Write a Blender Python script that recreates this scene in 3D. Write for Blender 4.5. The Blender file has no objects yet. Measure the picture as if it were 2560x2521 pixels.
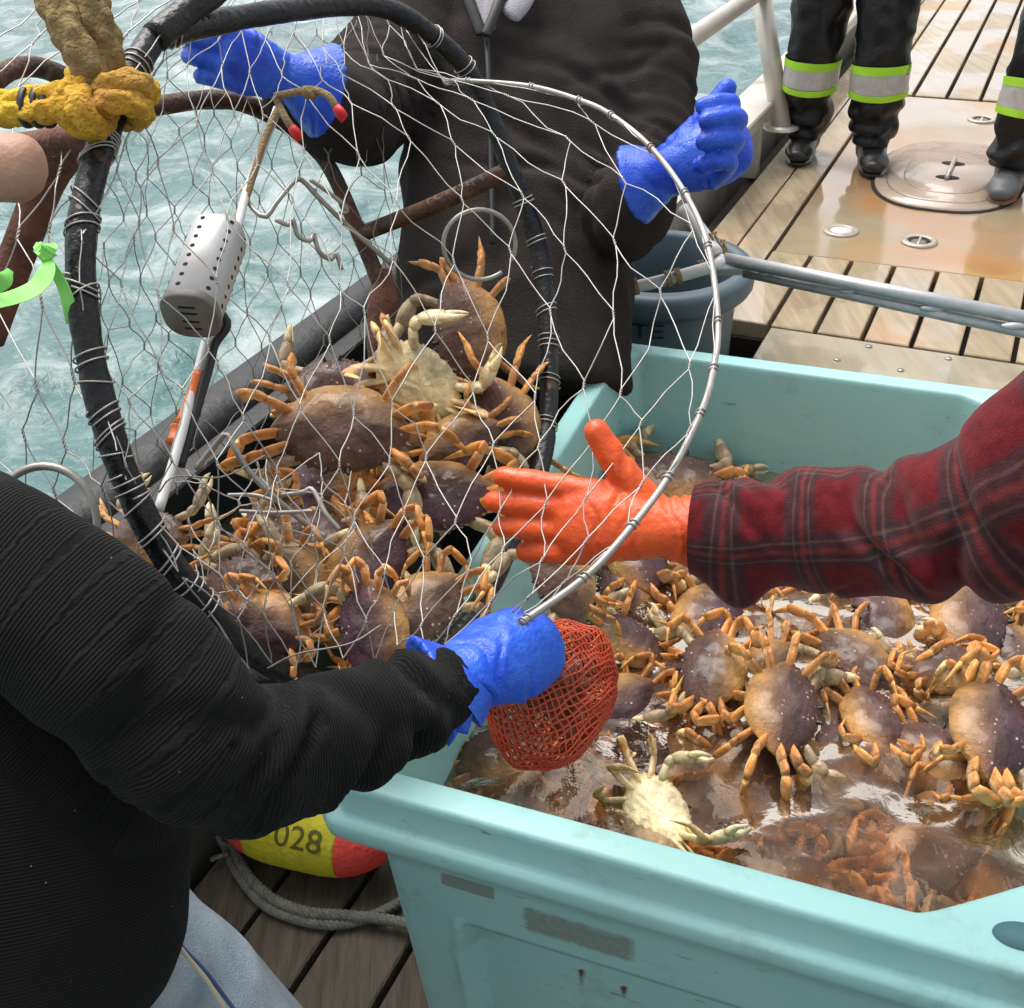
import bpy, bmesh, math, random
import numpy as np
from mathutils import Vector, Matrix, noise as mn
random.seed(7); rng = np.random.default_rng(7)
sc = bpy.context.scene; COL = sc.collection
# ---------------------------------------------------------------- camera, sky, sun, exposure
CAM_Z, PITCH, ROLL, FPX = 1.80, math.radians(34), math.radians(2.5), 2800.0
FW = np.array([0, math.cos(PITCH), -math.sin(PITCH)]); _rt = np.array([1., 0, 0]); _up = np.cross(_rt, FW)
RT = math.cos(ROLL)*_rt - math.sin(ROLL)*_up; UP = math.sin(ROLL)*_rt + math.cos(ROLL)*_up
CP = np.array([0, 0, CAM_Z])
cd = bpy.data.cameras.new('camera'); cam = bpy.data.objects.new('camera', cd); COL.objects.link(cam)
cam.matrix_world = Matrix(((RT[0], UP[0], -FW[0], CP[0]), (RT[1], UP[1], -FW[1], CP[1]), (RT[2], UP[2], -FW[2], CP[2]), (0, 0, 0, 1)))
cd.sensor_width = 36; cd.lens = FPX/2560*36; cd.clip_start = .05; cd.clip_end = 6000
sc.camera = cam
world = bpy.data.worlds.new('World'); sc.world = world; world.use_nodes = True
SUN_EL, SUN_AZ = math.radians(66), math.radians(-30)
wn = world.node_tree.nodes; wl = world.node_tree.links
bg = wn['Background']; sky = wn.new('ShaderNodeTexSky'); sky.sky_type = 'NISHITA'; sky.sun_disc = False
sky.sun_elevation = SUN_EL; sky.sun_rotation = SUN_AZ; sky.air_density = 1.0; sky.dust_density = 4.0
hs = wn.new('ShaderNodeHueSaturation'); hs.inputs['Saturation'].default_value = .22
wl.new(sky.outputs[0], hs.inputs['Color']); wl.new(hs.outputs[0], bg.inputs[0]); bg.inputs[1].default_value = .13
sl = bpy.data.lights.new('sun', 'SUN'); sl.energy = 1.5; sl.angle = math.radians(48); sl.color = (1, .97, .93)
so = bpy.data.objects.new('sun', sl); COL.objects.link(so)
sd = Vector((math.sin(SUN_AZ)*math.cos(SUN_EL), math.cos(SUN_AZ)*math.cos(SUN_EL), math.sin(SUN_EL)))
so.rotation_euler = sd.to_track_quat('Z', 'Y').to_euler()
sc.view_settings.view_transform = 'Standard'; sc.view_settings.look = 'None'; sc.view_settings.gamma = 1
sc.view_settings.exposure = .95

# ---------------------------------------------------------------- helpers
K = 2560/1933
def A(x, y, d):            # layout point: photo position (1933 px wide view) at d metres in front of the camera
    return CP + d*(FW + RT*(x*K-1280)/FPX - UP*(y*K-1260.5)/FPX)
def AZ(x, y, z):           # layout point on the level z
    r = FW + RT*(x*K-1280)/FPX - UP*(y*K-1260.5)/FPX
    return CP + r*((z-CAM_Z)/r[2])
def m(px, d): return px*K/FPX*d
BA = math.radians(26); BU = np.array([math.sin(BA), math.cos(BA), 0]); BV = np.array([math.cos(BA), -math.sin(BA), 0])
TA = math.radians(22); TU = np.array([math.sin(TA), math.cos(TA), 0]); TV = np.array([math.cos(TA), -math.sin(TA), 0])
ZZ = np.array([0, 0, 1.])
def boat(u, v, z): return BU*u + BV*v + ZZ*z
def nrm(a): a = np.asarray(a, float); return a/(np.linalg.norm(a)+1e-12)
def smooth(a, b, x): t = np.clip((x-a)/(b-a), 0, 1); return t*t*(3-2*t)

def make(name, v, f, mat, parent=None, sm=True, attrs=None, label=None, cat=None, group=None, kind=None):
    me = bpy.data.meshes.new(name)
    me.from_pydata([tuple(p) for p in np.asarray(v, float)], [], [tuple(int(i) for i in q) for q in f])
    for a, dat in (attrs or {}).items():
        dat = np.asarray(dat, float)
        if dat.ndim == 2:
            at = me.attributes.new(a, 'FLOAT_COLOR', 'POINT'); c = np.ones((len(dat), 4)); c[:, :3] = dat; at.data.foreach_set('color', c.ravel())
        else:
            at = me.attributes.new(a, 'FLOAT', 'POINT'); at.data.foreach_set('value', dat)
    if sm: me.polygons.foreach_set('use_smooth', [True]*len(me.polygons))
    me.update()
    if mat: me.materials.append(mat)
    o = bpy.data.objects.new(name, me); COL.objects.link(o); o.parent = parent
    return tag(o, label, cat, group, kind)
def tag(o, label=None, cat=None, group=None, kind=None):
    for k_, val in (('label', label), ('category', cat), ('group', group), ('kind', kind)):
        if val: o[k_] = val
    return o
def empty(name, loc, label, cat, group=None):
    o = bpy.data.objects.new(name, None); COL.objects.link(o); o.location = tuple(loc); o.empty_display_size = .05
    return tag(o, label, cat, group)
def under(root, fn_v):     # world verts -> local to an unrotated root
    return np.asarray(fn_v) - np.array(root.location)
def part(root, name, v, f, mat, **k):
    return make(name, under(root, v), f, mat, root, **k)
def cat_m(parts):
    V, F, o = [], [], 0
    for v, f in parts:
        V.append(np.asarray(v, float)); F += [tuple(i+o for i in q) for q in f]; o += len(v)
    return np.vstack(V), F
def spline(P, n):          # Catmull-Rom through P, n samples spread over arc length
    P = np.asarray(P, float); Q = np.vstack([2*P[0]-P[1], P, 2*P[-1]-P[-2]]); out = []
    for i in range(1, len(Q)-2):
        for t in np.linspace(0, 1, 16, endpoint=False):
            a, b, c, d = Q[i-1:i+3]
            out.append(.5*(2*b+(c-a)*t+(2*a-5*b+4*c-d)*t*t+(3*b-a-3*c+d)*t**3))
    out.append(P[-1]); out = np.array(out)
    s = np.concatenate([[0], np.cumsum(np.linalg.norm(np.diff(out[:, :3], axis=0), axis=1))])
    q = np.linspace(0, s[-1], n)
    return np.stack([np.interp(q, s, out[:, j]) for j in range(out.shape[1])], 1)
def loft(C, rx, ry=None, hint=None, seg=16, cap=True, rnd=False, closed=False):
    C = np.asarray(C, float); n = len(C); rx = np.broadcast_to(rx, n).astype(float); ry = rx if ry is None else np.broadcast_to(ry, n).astype(float)
    if rnd:                # rounded ends
        t0 = nrm(C[0]-C[1]); t1 = nrm(C[-1]-C[-2]); e = np.array([.97, .8, .45])
        fr = np.sqrt(1-np.array([.3, .66, .92])**2)
        r0, r1 = min(rx[0], ry[0]), min(rx[-1], ry[-1])
        C = np.vstack([[C[0]+t0*r0*q for q in (.92, .66, .3)], C, [C[-1]+t1*r1*q for q in (.3, .66, .92)]])
        rx = np.concatenate([rx[0]*fr[::-1], rx, rx[-1]*fr]); ry = np.concatenate([ry[0]*fr[::-1], ry, ry[-1]*fr]); n = len(C)
    T = np.gradient(C, axis=0) if not closed else np.roll(C, -1, 0)-np.roll(C, 1, 0)
    T /= np.linalg.norm(T, axis=1)[:, None]+1e-12
    if hint is None:
        h = np.array([0, 0, 1.]) if abs(T[0][2]) < .8 else np.array([1., 0, 0])
        X = np.zeros_like(C); X[0] = nrm(h-T[0]*(h@T[0]))
        for i in range(1, n): X[i] = nrm(X[i-1]-T[i]*(X[i-1]@T[i]))
    else:
        hint = np.asarray(hint, float); X = hint-T*(T@hint)[:, None]; X /= np.linalg.norm(X, axis=1)[:, None]+1e-12
    Y = np.cross(T, X); a = np.linspace(0, 2*np.pi, seg, endpoint=False)
    v = (C[:, None]+X[:, None]*(np.cos(a)[None, :, None]*rx[:, None, None])+Y[:, None]*(np.sin(a)[None, :, None]*ry[:, None, None])).reshape(-1, 3)
    f = []
    for i in range(n if closed else n-1):
        p, q = i*seg, ((i+1) % n)*seg
        f += [(p+j, p+(j+1) % seg, q+(j+1) % seg, q+j) for j in range(seg)]
    if cap and not closed: f += [tuple(range(seg))[::-1], tuple(range((n-1)*seg, n*seg))]
    return v, f
def tube(P, r, seg=8, n=None, **k):
    P = np.asarray(P, float)
    if n: P = spline(P, n)
    return loft(P, r, seg=seg, **k)
def box(o, ex, ey, ez, c=0.0):   # o = centre of bottom; ex, ey half vectors; ez full vector
    o, ex, ey, ez = map(np.asarray, (o, ex, ey, ez))
    lx, ly, lz = np.linalg.norm(ex), np.linalg.norm(ey), np.linalg.norm(ez)
    def ring(k, zz): return [o+ex*sx*(1-k/lx)+ey*sy*(1-k/ly)+ez*zz for sx, sy in ((-1, -1), (1, -1), (1, 1), (-1, 1))]
    if c <= 0: v = ring(0, 0)+ring(0, 1); L = 2
    else: v = ring(0, 0)+ring(0, 1-c/lz)+ring(c, 1); L = 3
    f = [(3, 2, 1, 0), tuple(range((L-1)*4, L*4))]
    for i in range(L-1): f += [(i*4+j, i*4+(j+1) % 4, i*4+4+(j+1) % 4, i*4+4+j) for j in range(4)]
    return np.array(v), f
def vnormals(v, f):
    N = np.zeros_like(v); F = np.array([q if len(q) == 4 else tuple(q)+(q[-1],) for q in f if len(q) in (3, 4)])
    a, b, c, d = (v[F[:, i]] for i in range(4)); n = np.cross(c-a, d-b)
    for i in range(4): np.add.at(N, F[:, i], n)
    return N/(np.linalg.norm(N, axis=1)[:, None]+1e-12)
def blob(parts, voxel, it=6, fac=.5):    # union of lofts as ONE continuous surface
    v, f = cat_m(parts); me = bpy.data.meshes.new('t'); me.from_pydata([tuple(p) for p in v], [], f)
    o = bpy.data.objects.new('t', me); COL.objects.link(o)
    r = o.modifiers.new('r', 'REMESH'); r.mode = 'VOXEL'; r.voxel_size = voxel
    s = o.modifiers.new('s', 'SMOOTH'); s.factor = fac; s.iterations = it
    bpy.context.view_layer.update(); dg = bpy.context.evaluated_depsgraph_get(); e = o.evaluated_get(dg).to_mesh()
    n = len(e.vertices); vv = np.empty(n*3); e.vertices.foreach_get('co', vv); vv = vv.reshape(-1, 3).copy()
    ff = [tuple(p.vertices) for p in e.polygons]
    o.evaluated_get(dg).to_mesh_clear(); bpy.data.objects.remove(o); bpy.data.meshes.remove(me)
    return vv, ff
def along(v, P, R=None):      # distance along a poly-line skeleton, and angle-free offset
    P = np.asarray(P, float); best = np.full(len(v), 1e9); out = np.zeros(len(v)); s = 0
    for a, b in zip(P[:-1], P[1:]):
        d = b-a; L = np.linalg.norm(d); t = np.clip(((v-a)@d)/L**2, 0, 1); q = np.linalg.norm(v-a-t[:, None]*d, axis=1)
        k_ = q < best; out[k_] = (s+t*L)[k_]; best[k_] = q[k_]; s += L
    return out
def nz(v, s, off=0.): return np.array([mn.noise(Vector((p[0]*s+off, p[1]*s+off*1.7, p[2]*s-off))) for p in v])
def wrinkle(v, f, amp, scale, rib=None, ribf=0, ribamp=0, off=0., warp=.8):
    n = vnormals(v, f); w = nz(v, scale, off)
    d = amp*(1-2*np.abs(w))-amp*.3 + amp*.5*nz(v, scale*2.3, off+5)
    if rib is not None:
        ph = rib*ribf+warp*6*nz(v, scale*.55, off+11); d = d+ribamp*(np.abs(np.sin(ph))**.7-.5)*(.55+.9*nz(v, scale*.8, off+3))
    return v+n*d[:, None]

def creases(al, ang, seed, n, a0, a1, amp, wid, slope=.03, th=(-1.3, 1.3)):    # irregular cloth folds across a limb
    g = np.random.default_rng(seed); d = np.zeros(len(al)); cs = np.linspace(a0, a1, n)+g.normal(0, (a1-a0)/n*.25, n)
    for c in cs:
        t0 = g.uniform(*th); e = g.uniform(.6, 1.5); s = g.normal(0, slope); w_ = wid*g.uniform(.7, 1.4); A_ = amp*g.uniform(.5, 1.2)
        da = (ang-t0+np.pi) % (2*np.pi)-np.pi; w = np.exp(-(da/e)**2); ph = al-c-s*da-.006*np.sin(3*da+c*90)
        d += A_*w*(-np.exp(-(ph/w_)**2)+.75*np.exp(-((ph-2.1*w_)/(1.7*w_))**2)+.45*np.exp(-((ph+2.*w_)/(1.6*w_))**2))
    return d
# ---------------------------------------------------------------- materials
def node_mat(name):
    mt = bpy.data.materials.new(name); mt.use_nodes = True
    return mt, mt.node_tree.nodes, mt.node_tree.links, mt.node_tree.nodes['Principled BSDF']
def N(nt, typ, **kw):
    n = nt.new('ShaderNode'+typ)
    for k_, val in kw.items():
        if k_.startswith('i_'):
            key = k_[2:]; n.inputs[int(key) if key.isdigit() else key.replace('_', ' ')].default_value = val
        else: setattr(n, k_, val)
    return n
def mat(name, c1, c2=None, rough=.5, scale=8., detail=6., lo=.35, hi=.65, bump=0., bscale=60., metal=0., coat=0., rvar=0., stretch=None, c3=None, s3=30., lo3=.6, hi3=.7, spec=.5, coord='Object', rand=0., sub=0.):
    mt, nt, L, b = node_mat(name); c2 = c2 or c1
    tc = N(nt, 'TexCoord'); src = tc.outputs[coord]
    if stretch:
        mp = N(nt, 'Mapping'); mp.inputs['Scale'].default_value = stretch[0]; mp.inputs['Rotation'].default_value = stretch[1]; L.new(src, mp.inputs[0]); src = mp.outputs[0]
    n1 = N(nt, 'TexNoise', i_Scale=scale, i_Detail=detail, i_Roughness=.62); L.new(src, n1.inputs['Vector'])
    r1 = N(nt, 'MapRange', i_1=lo, i_2=hi); L.new(n1.outputs[0], r1.inputs[0])
    mx = N(nt, 'Mix', data_type='RGBA'); mx.inputs[6].default_value = (*c1, 1); mx.inputs[7].default_value = (*c2, 1); L.new(r1.outputs[0], mx.inputs[0]); col = mx.outputs[2]
    if c3:
        n3 = N(nt, 'TexNoise', i_Scale=s3, i_Detail=4.); L.new(src, n3.inputs['Vector'])
        r3 = N(nt, 'MapRange', i_1=lo3, i_2=hi3); L.new(n3.outputs[0], r3.inputs[0])
        m3 = N(nt, 'Mix', data_type='RGBA'); m3.inputs[7].default_value = (*c3, 1); L.new(r3.outputs[0], m3.inputs[0]); L.new(col, m3.inputs[6]); col = m3.outputs[2]
    if rand:
        oi = N(nt, 'ObjectInfo'); h = N(nt, 'HueSaturation'); rr = N(nt, 'MapRange', i_3=1-rand, i_4=1+rand); L.new(oi.outputs['Random'], rr.inputs[0]); L.new(rr.outputs[0], h.inputs['Value']); L.new(col, h.inputs['Color']); col = h.outputs[0]
    L.new(col, b.inputs['Base Color']); b.inputs['Roughness'].default_value = rough; b.inputs['Metallic'].default_value = metal
    b.inputs['Coat Weight'].default_value = coat; b.inputs['Coat Roughness'].default_value = .08; b.inputs['Specular IOR Level'].default_value = spec
    if sub: b.inputs['Subsurface Weight'].default_value = sub; b.inputs['Subsurface Radius'].default_value = (.01, .004, .002)
    if rvar:
        n4 = N(nt, 'TexNoise', i_Scale=scale*1.7, i_Detail=5.); L.new(src, n4.inputs['Vector'])
        r4 = N(nt, 'MapRange', i_1=.35, i_2=.65, i_3=max(.02, rough-rvar), i_4=min(1, rough+rvar)); L.new(n4.outputs[0], r4.inputs[0]); L.new(r4.outputs[0], b.inputs['Roughness'])
    if bump:
        n2 = N(nt, 'TexNoise', i_Scale=bscale, i_Detail=5.); L.new(src, n2.inputs['Vector'])
        bp = N(nt, 'Bump', i_Strength=bump, i_Distance=.01); L.new(n2.outputs[0], bp.inputs['Height']); L.new(bp.outputs[0], b.inputs['Normal'])
    return mt
def rib_mat(name, c1, c2, freq, strength, rough=.95, lint=True):
    mt, nt, L, b = node_mat(name); at = N(nt, 'Attribute', attribute_name='along'); tc = N(nt, 'TexCoord')
    n0 = N(nt, 'TexNoise', i_Scale=14., i_Detail=3.); L.new(tc.outputs['Object'], n0.inputs['Vector'])
    a1 = N(nt, 'Math', operation='MULTIPLY', i_1=freq); L.new(at.outputs['Fac'], a1.inputs[0])
    a2 = N(nt, 'Math', operation='MULTIPLY_ADD', i_1=5.); L.new(n0.outputs[0], a2.inputs[0]); L.new(a1.outputs[0], a2.inputs[2])
    s = N(nt, 'Math', operation='SINE'); L.new(a2.outputs[0], s.inputs[0])
    n2 = N(nt, 'TexNoise', i_Scale=420., i_Detail=2.); L.new(tc.outputs['Object'], n2.inputs['Vector'])
    h = N(nt, 'Math', operation='MULTIPLY_ADD', i_1=1.2); L.new(n2.outputs[0], h.inputs[0]); L.new(s.outputs[0], h.inputs[2])
    bp = N(nt, 'Bump', i_Strength=strength, i_Distance=.0016); L.new(h.outputs[0], bp.inputs['Height']); L.new(bp.outputs[0], b.inputs['Normal'])
    r = N(nt, 'MapRange', i_1=-1., i_2=1.); L.new(s.outputs[0], r.inputs[0])
    mx = N(nt, 'Mix', data_type='RGBA'); mx.inputs[6].default_value = (*c1, 1); mx.inputs[7].default_value = (*c2, 1); L.new(r.outputs[0], mx.inputs[0]); col = mx.outputs[2]
    if lint:
        vo = N(nt, 'TexVoronoi', i_Scale=110.); L.new(tc.outputs['Object'], vo.inputs['Vector'])
        w = N(nt, 'MapRange', i_1=.085, i_2=.05); L.new(vo.outputs['Distance'], w.inputs[0])
        vc = N(nt, 'SeparateColor'); L.new(vo.outputs['Color'], vc.inputs[0]); g = N(nt, 'Math', operation='GREATER_THAN', i_1=.86); L.new(vc.outputs[0], g.inputs[0])
        ml = N(nt, 'Math', operation='MULTIPLY'); L.new(w.outputs[0], ml.inputs[0]); L.new(g.outputs[0], ml.inputs[1])
        m2 = N(nt, 'Mix', data_type='RGBA'); m2.inputs[7].default_value = (.16, .16, .165, 1); L.new(ml.outputs[0], m2.inputs[0]); L.new(col, m2.inputs[6]); col = m2.outputs[2]
    L.new(col, b.inputs['Base Color']); b.inputs['Roughness'].default_value = rough; b.inputs['Specular IOR Level'].default_value = .15
    b.inputs['Sheen Weight'].default_value = .03; b.inputs['Sheen Roughness'].default_value = .4
    return mt
def crab_mat():
    mt, nt, L, b = node_mat('crab_shell'); at = N(nt, 'Attribute', attribute_name='Col'); sp = N(nt, 'Attribute', attribute_name='spk'); tc = N(nt, 'TexCoord')
    n1 = N(nt, 'TexNoise', i_Scale=22., i_Detail=6., i_Roughness=.65); L.new(tc.outputs['Object'], n1.inputs['Vector'])
    r1 = N(nt, 'MapRange', i_1=.3, i_2=.7, i_3=.42, i_4=1.6); L.new(n1.outputs[0], r1.inputs[0])
    hv = N(nt, 'HueSaturation'); L.new(at.outputs['Color'], hv.inputs['Color']); L.new(r1.outputs[0], hv.inputs['Value'])
    vo = N(nt, 'TexVoronoi', i_Scale=130.); L.new(tc.outputs['Object'], vo.inputs['Vector'])
    w = N(nt, 'MapRange', i_1=.34, i_2=.18); L.new(vo.outputs['Distance'], w.inputs[0])
    vc = N(nt, 'SeparateColor'); L.new(vo.outputs['Color'], vc.inputs[0])
    n5 = N(nt, 'TexNoise', i_Scale=16., i_Detail=2.); L.new(tc.outputs['Object'], n5.inputs['Vector'])
    th = N(nt, 'MapRange', i_1=.35, i_2=.7, i_3=1.1, i_4=.42); L.new(n5.outputs[0], th.inputs[0])
    g = N(nt, 'Math', operation='GREATER_THAN'); L.new(vc.outputs[0], g.inputs[0]); L.new(th.outputs[0], g.inputs[1])
    m1 = N(nt, 'Math', operation='MULTIPLY'); L.new(w.outputs[0], m1.inputs[0]); L.new(g.outputs[0], m1.inputs[1])
    m2 = N(nt, 'Math', operation='MULTIPLY'); L.new(m1.outputs[0], m2.inputs[0]); L.new(sp.outputs['Fac'], m2.inputs[1])
    mx = N(nt, 'Mix', data_type='RGBA'); mx.inputs[7].default_value = (.50, .40, .28, 1); L.new(m2.outputs[0], mx.inputs[0]); L.new(hv.outputs[0], mx.inputs[6])
    L.new(mx.outputs[2], b.inputs['Base Color']); b.inputs['Roughness'].default_value = .5; b.inputs['Specular IOR Level'].default_value = .3
    b.inputs['Coat Weight'].default_value = .36; b.inputs['Coat Roughness'].default_value = .06
    n2 = N(nt, 'TexNoise', i_Scale=75., i_Detail=6., i_Roughness=.6); L.new(tc.outputs['Object'], n2.inputs['Vector'])
    ad = N(nt, 'Math', operation='MULTIPLY_ADD', i_1=.5); L.new(m2.outputs[0], ad.inputs[0]); L.new(n2.outputs[0], ad.inputs[2])
    bp = N(nt, 'Bump', i_Strength=.8, i_Distance=.006); L.new(ad.outputs[0], bp.inputs['Height']); L.new(bp.outputs[0], b.inputs['Normal'])
    return mt
M_CRAB = crab_mat()
M_RUBBER = mat('wet_black_rubber', (.008, .008, .0085), (.013, .013, .0135), rough=.3, spec=.35, bump=.35, bscale=90., c3=(.10, .045, .015), s3=22., lo3=.66, hi3=.74, rvar=.12)
M_RUSTY = mat('rusty_tube', (.02, .016, .013), (.11, .04, .018), rough=.55, scale=18., bump=.6, bscale=110., c3=(.13, .09, .03), s3=40., lo3=.58, hi3=.68, rvar=.2)
M_RUST = mat('brown_rust', (.09, .03, .018), (.18, .075, .04), rough=.8, scale=25., bump=.5, bscale=150.)
M_WIRE = mat('stainless_wire', (.32, .30, .27), (.47, .45, .42), rough=.42, scale=12., metal=.55, c3=(.3, .2, .11), s3=9., lo3=.62, hi3=.7)
M_WIREDK = mat('dull_wire', (.16, .14, .12), (.30, .28, .25), rough=.5, scale=12., metal=.3)
M_STEEL = mat('zinc_rod', (.28, .26, .23), (.42, .40, .36), rough=.42, scale=30., metal=.6)
M_ROPEY = mat('yellow_rope', (.80, .52, .03), (.62, .30, .03), rough=.85, scale=9., bump=1., bscale=160., c3=(.33, .2, .06), s3=14., lo3=.55, hi3=.7)
M_ROPET = mat('tan_dirty_rope', (.34, .24, .10), (.20, .135, .055), rough=.95, scale=14., bump=1., bscale=170., c3=(.3, .2, .05), s3=20., lo3=.55, hi3=.7)
M_CORD = mat('tan_cord', (.36, .26, .13), (.25, .18, .09), rough=.9, scale=60., bump=.7, bscale=300.)
M_TAPE = mat('black_tape', (.012, .012, .012), rough=.45)
M_RED = mat('red_tape', (.75, .02, .03), (.6, .015, .02), rough=.5)
M_WHITEPL = mat('white_plastic', (.72, .71, .69), (.62, .61, .58), rough=.35, scale=6.)
M_CAPGREY = mat('grey_brown_cap', (.13, .12, .10), (.19, .175, .15), rough=.5, scale=20.)
M_HOLE = mat('dark_hole', (.01, .01, .01), rough=.9)
M_ORANGEPL = mat('orange_plastic', (.75, .17, .03), (.65, .13, .02), rough=.4)
M_GREENTAPE = mat('lime_flag_tape', (.34, .88, .20), (.28, .78, .15), rough=.45, sub=0)
M_SKIN = mat('skin', (.42, .245, .165), (.36, .19, .12), rough=.55, scale=20., bump=.15, bscale=160.)
M_BLUE = mat('blue_pvc_glove', (.003, .050, .58), (.022, .12, .60), rough=.38, scale=16., bump=.25, bscale=220., rvar=.15, c3=(.002, .03, .40), s3=10., lo3=.62, hi3=.72)
M_ORGLOVE = mat('orange_pvc_glove', (.80, .11, .016), (.66, .075, .012), rough=.36, scale=14., bump=.2, bscale=120., rvar=.12, c3=(.4, .04, .012), s3=9., lo3=.6, hi3=.75)
M_FLEECE = mat('dark_brown_fleece', (.027, .022, .0205), (.043, .036, .033), rough=.95, scale=9., bump=.5, bscale=340., spec=.12)
M_TROUS = mat('black_trousers', (.006, .006, .0065), (.009, .009, .0095), rough=.8, spec=.2, scale=9., bump=.3, bscale=200.)
M_SWEATER = rib_mat('black_knit', (.0052, .0052, .0052), (.0112, .011, .0107), 2300., .55)
M_RAIN = mat('black_rain_cloth', (.005, .005, .006), (.009, .009, .010), rough=.42, spec=.35, scale=10., bump=.3, bscale=60., rvar=.12)
M_LIME = mat('lime_band', (.42, .80, .03), (.36, .68, .03), rough=.5)
M_SILVER = mat('silver_reflector', (.52, .50, .48), (.42, .40, .38), rough=.35, scale=40.)
M_BOOT = mat('black_boot', (.012, .012, .013), (.022, .021, .02), rough=.32, bump=.2, bscale=80.)
M_GREYBOOT = mat('grey_rubber_boot', (.10, .10, .105), (.14, .14, .14), rough=.45, scale=12.)
M_SOLE = mat('brown_sole', (.26, .12, .05), (.2, .09, .04), rough=.6)
M_SHIRT = mat('grey_shirt', (.42, .40, .42), (.33, .31, .34), rough=.9, bump=.3, bscale=300.)
M_WHITESHIRT = mat('white_shirt', (.7, .68, .68), (.58, .56, .57), rough=.9, bump=.4, bscale=40.)
M_JEANS = mat('washed_denim', (.20, .27, .33), (.36, .42, .46), rough=.9, scale=16., bump=.5, bscale=500., c3=(.24, .24, .22), s3=7., lo3=.5, hi3=.65)
M_STITCH = mat('denim_stitch', (.05, .09, .2), rough=.9); M_STITCH2 = mat('pale_stitch', (.5, .43, .3), rough=.9)
M_BAG = mat('red_orange_mesh', (.55, .07, .022), (.42, .045, .016), rough=.6, scale=30.)
M_TOTE = None
M_WEATHER = mat('weathered_plank', (.115, .092, .066), (.060, .048, .034), rough=.8, scale=5., detail=10., stretch=((14, 1.2, 14), (0, 0, BA)), bump=.7, bscale=22., rand=.12)
M_BLACKHULL = mat('black_hull_rubber', (.010, .010, .011), (.014, .014, .015), rough=.55, scale=20., bump=.2, bscale=60.)
M_FENDER = mat('grey_black_fender', (.010, .010, .011), (.018, .0175, .0195), rough=.5, spec=.4, scale=30., bump=.3, bscale=60.)
M_OLIVE = mat('olive_wall', (.07, .072, .058), (.10, .10, .08), rough=.6, scale=8.)
M_ALU = mat('pale_aluminium', (.60, .57, .51), (.50, .46, .40), rough=.42, scale=7., metal=.35, c3=(.35, .28, .2), s3=5., lo3=.6, hi3=.75)
M_GALV = mat('galvanised_pipe', (.52, .53, .53), (.42, .43, .44), rough=.45, scale=30., metal=.45, bump=.1, bscale=60.)
M_BIN = mat('slate_bin_plastic', (.068, .105, .125), (.085, .125, .145), rough=.5, scale=8.)
M_DARK = mat('dark_gap', (.02, .014, .01), rough=.95)
M_BUOYY = mat('yellow_buoy', (.62, .55, .02), (.48, .42, .02), rough=.7, scale=20., bump=.4, bscale=90.)
M_BUOYR = mat('red_buoy_paint', (.80, .07, .05), (.7, .05, .04), rough=.65, scale=20., bump=.4, bscale=90.)
M_INK = mat('dark_ink', (.10, .10, .01), rough=.8)
M_GREYROPE = mat('grey_rope', (.24, .24, .21), (.15, .15, .13), rough=.95, scale=30., bump=.8, bscale=400., c3=(.25, .24, .18), s3=40., lo3=.58, hi3=.68)
M_LETTER = mat('dark_lettering', (.015, .02, .025), rough=.6)

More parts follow.
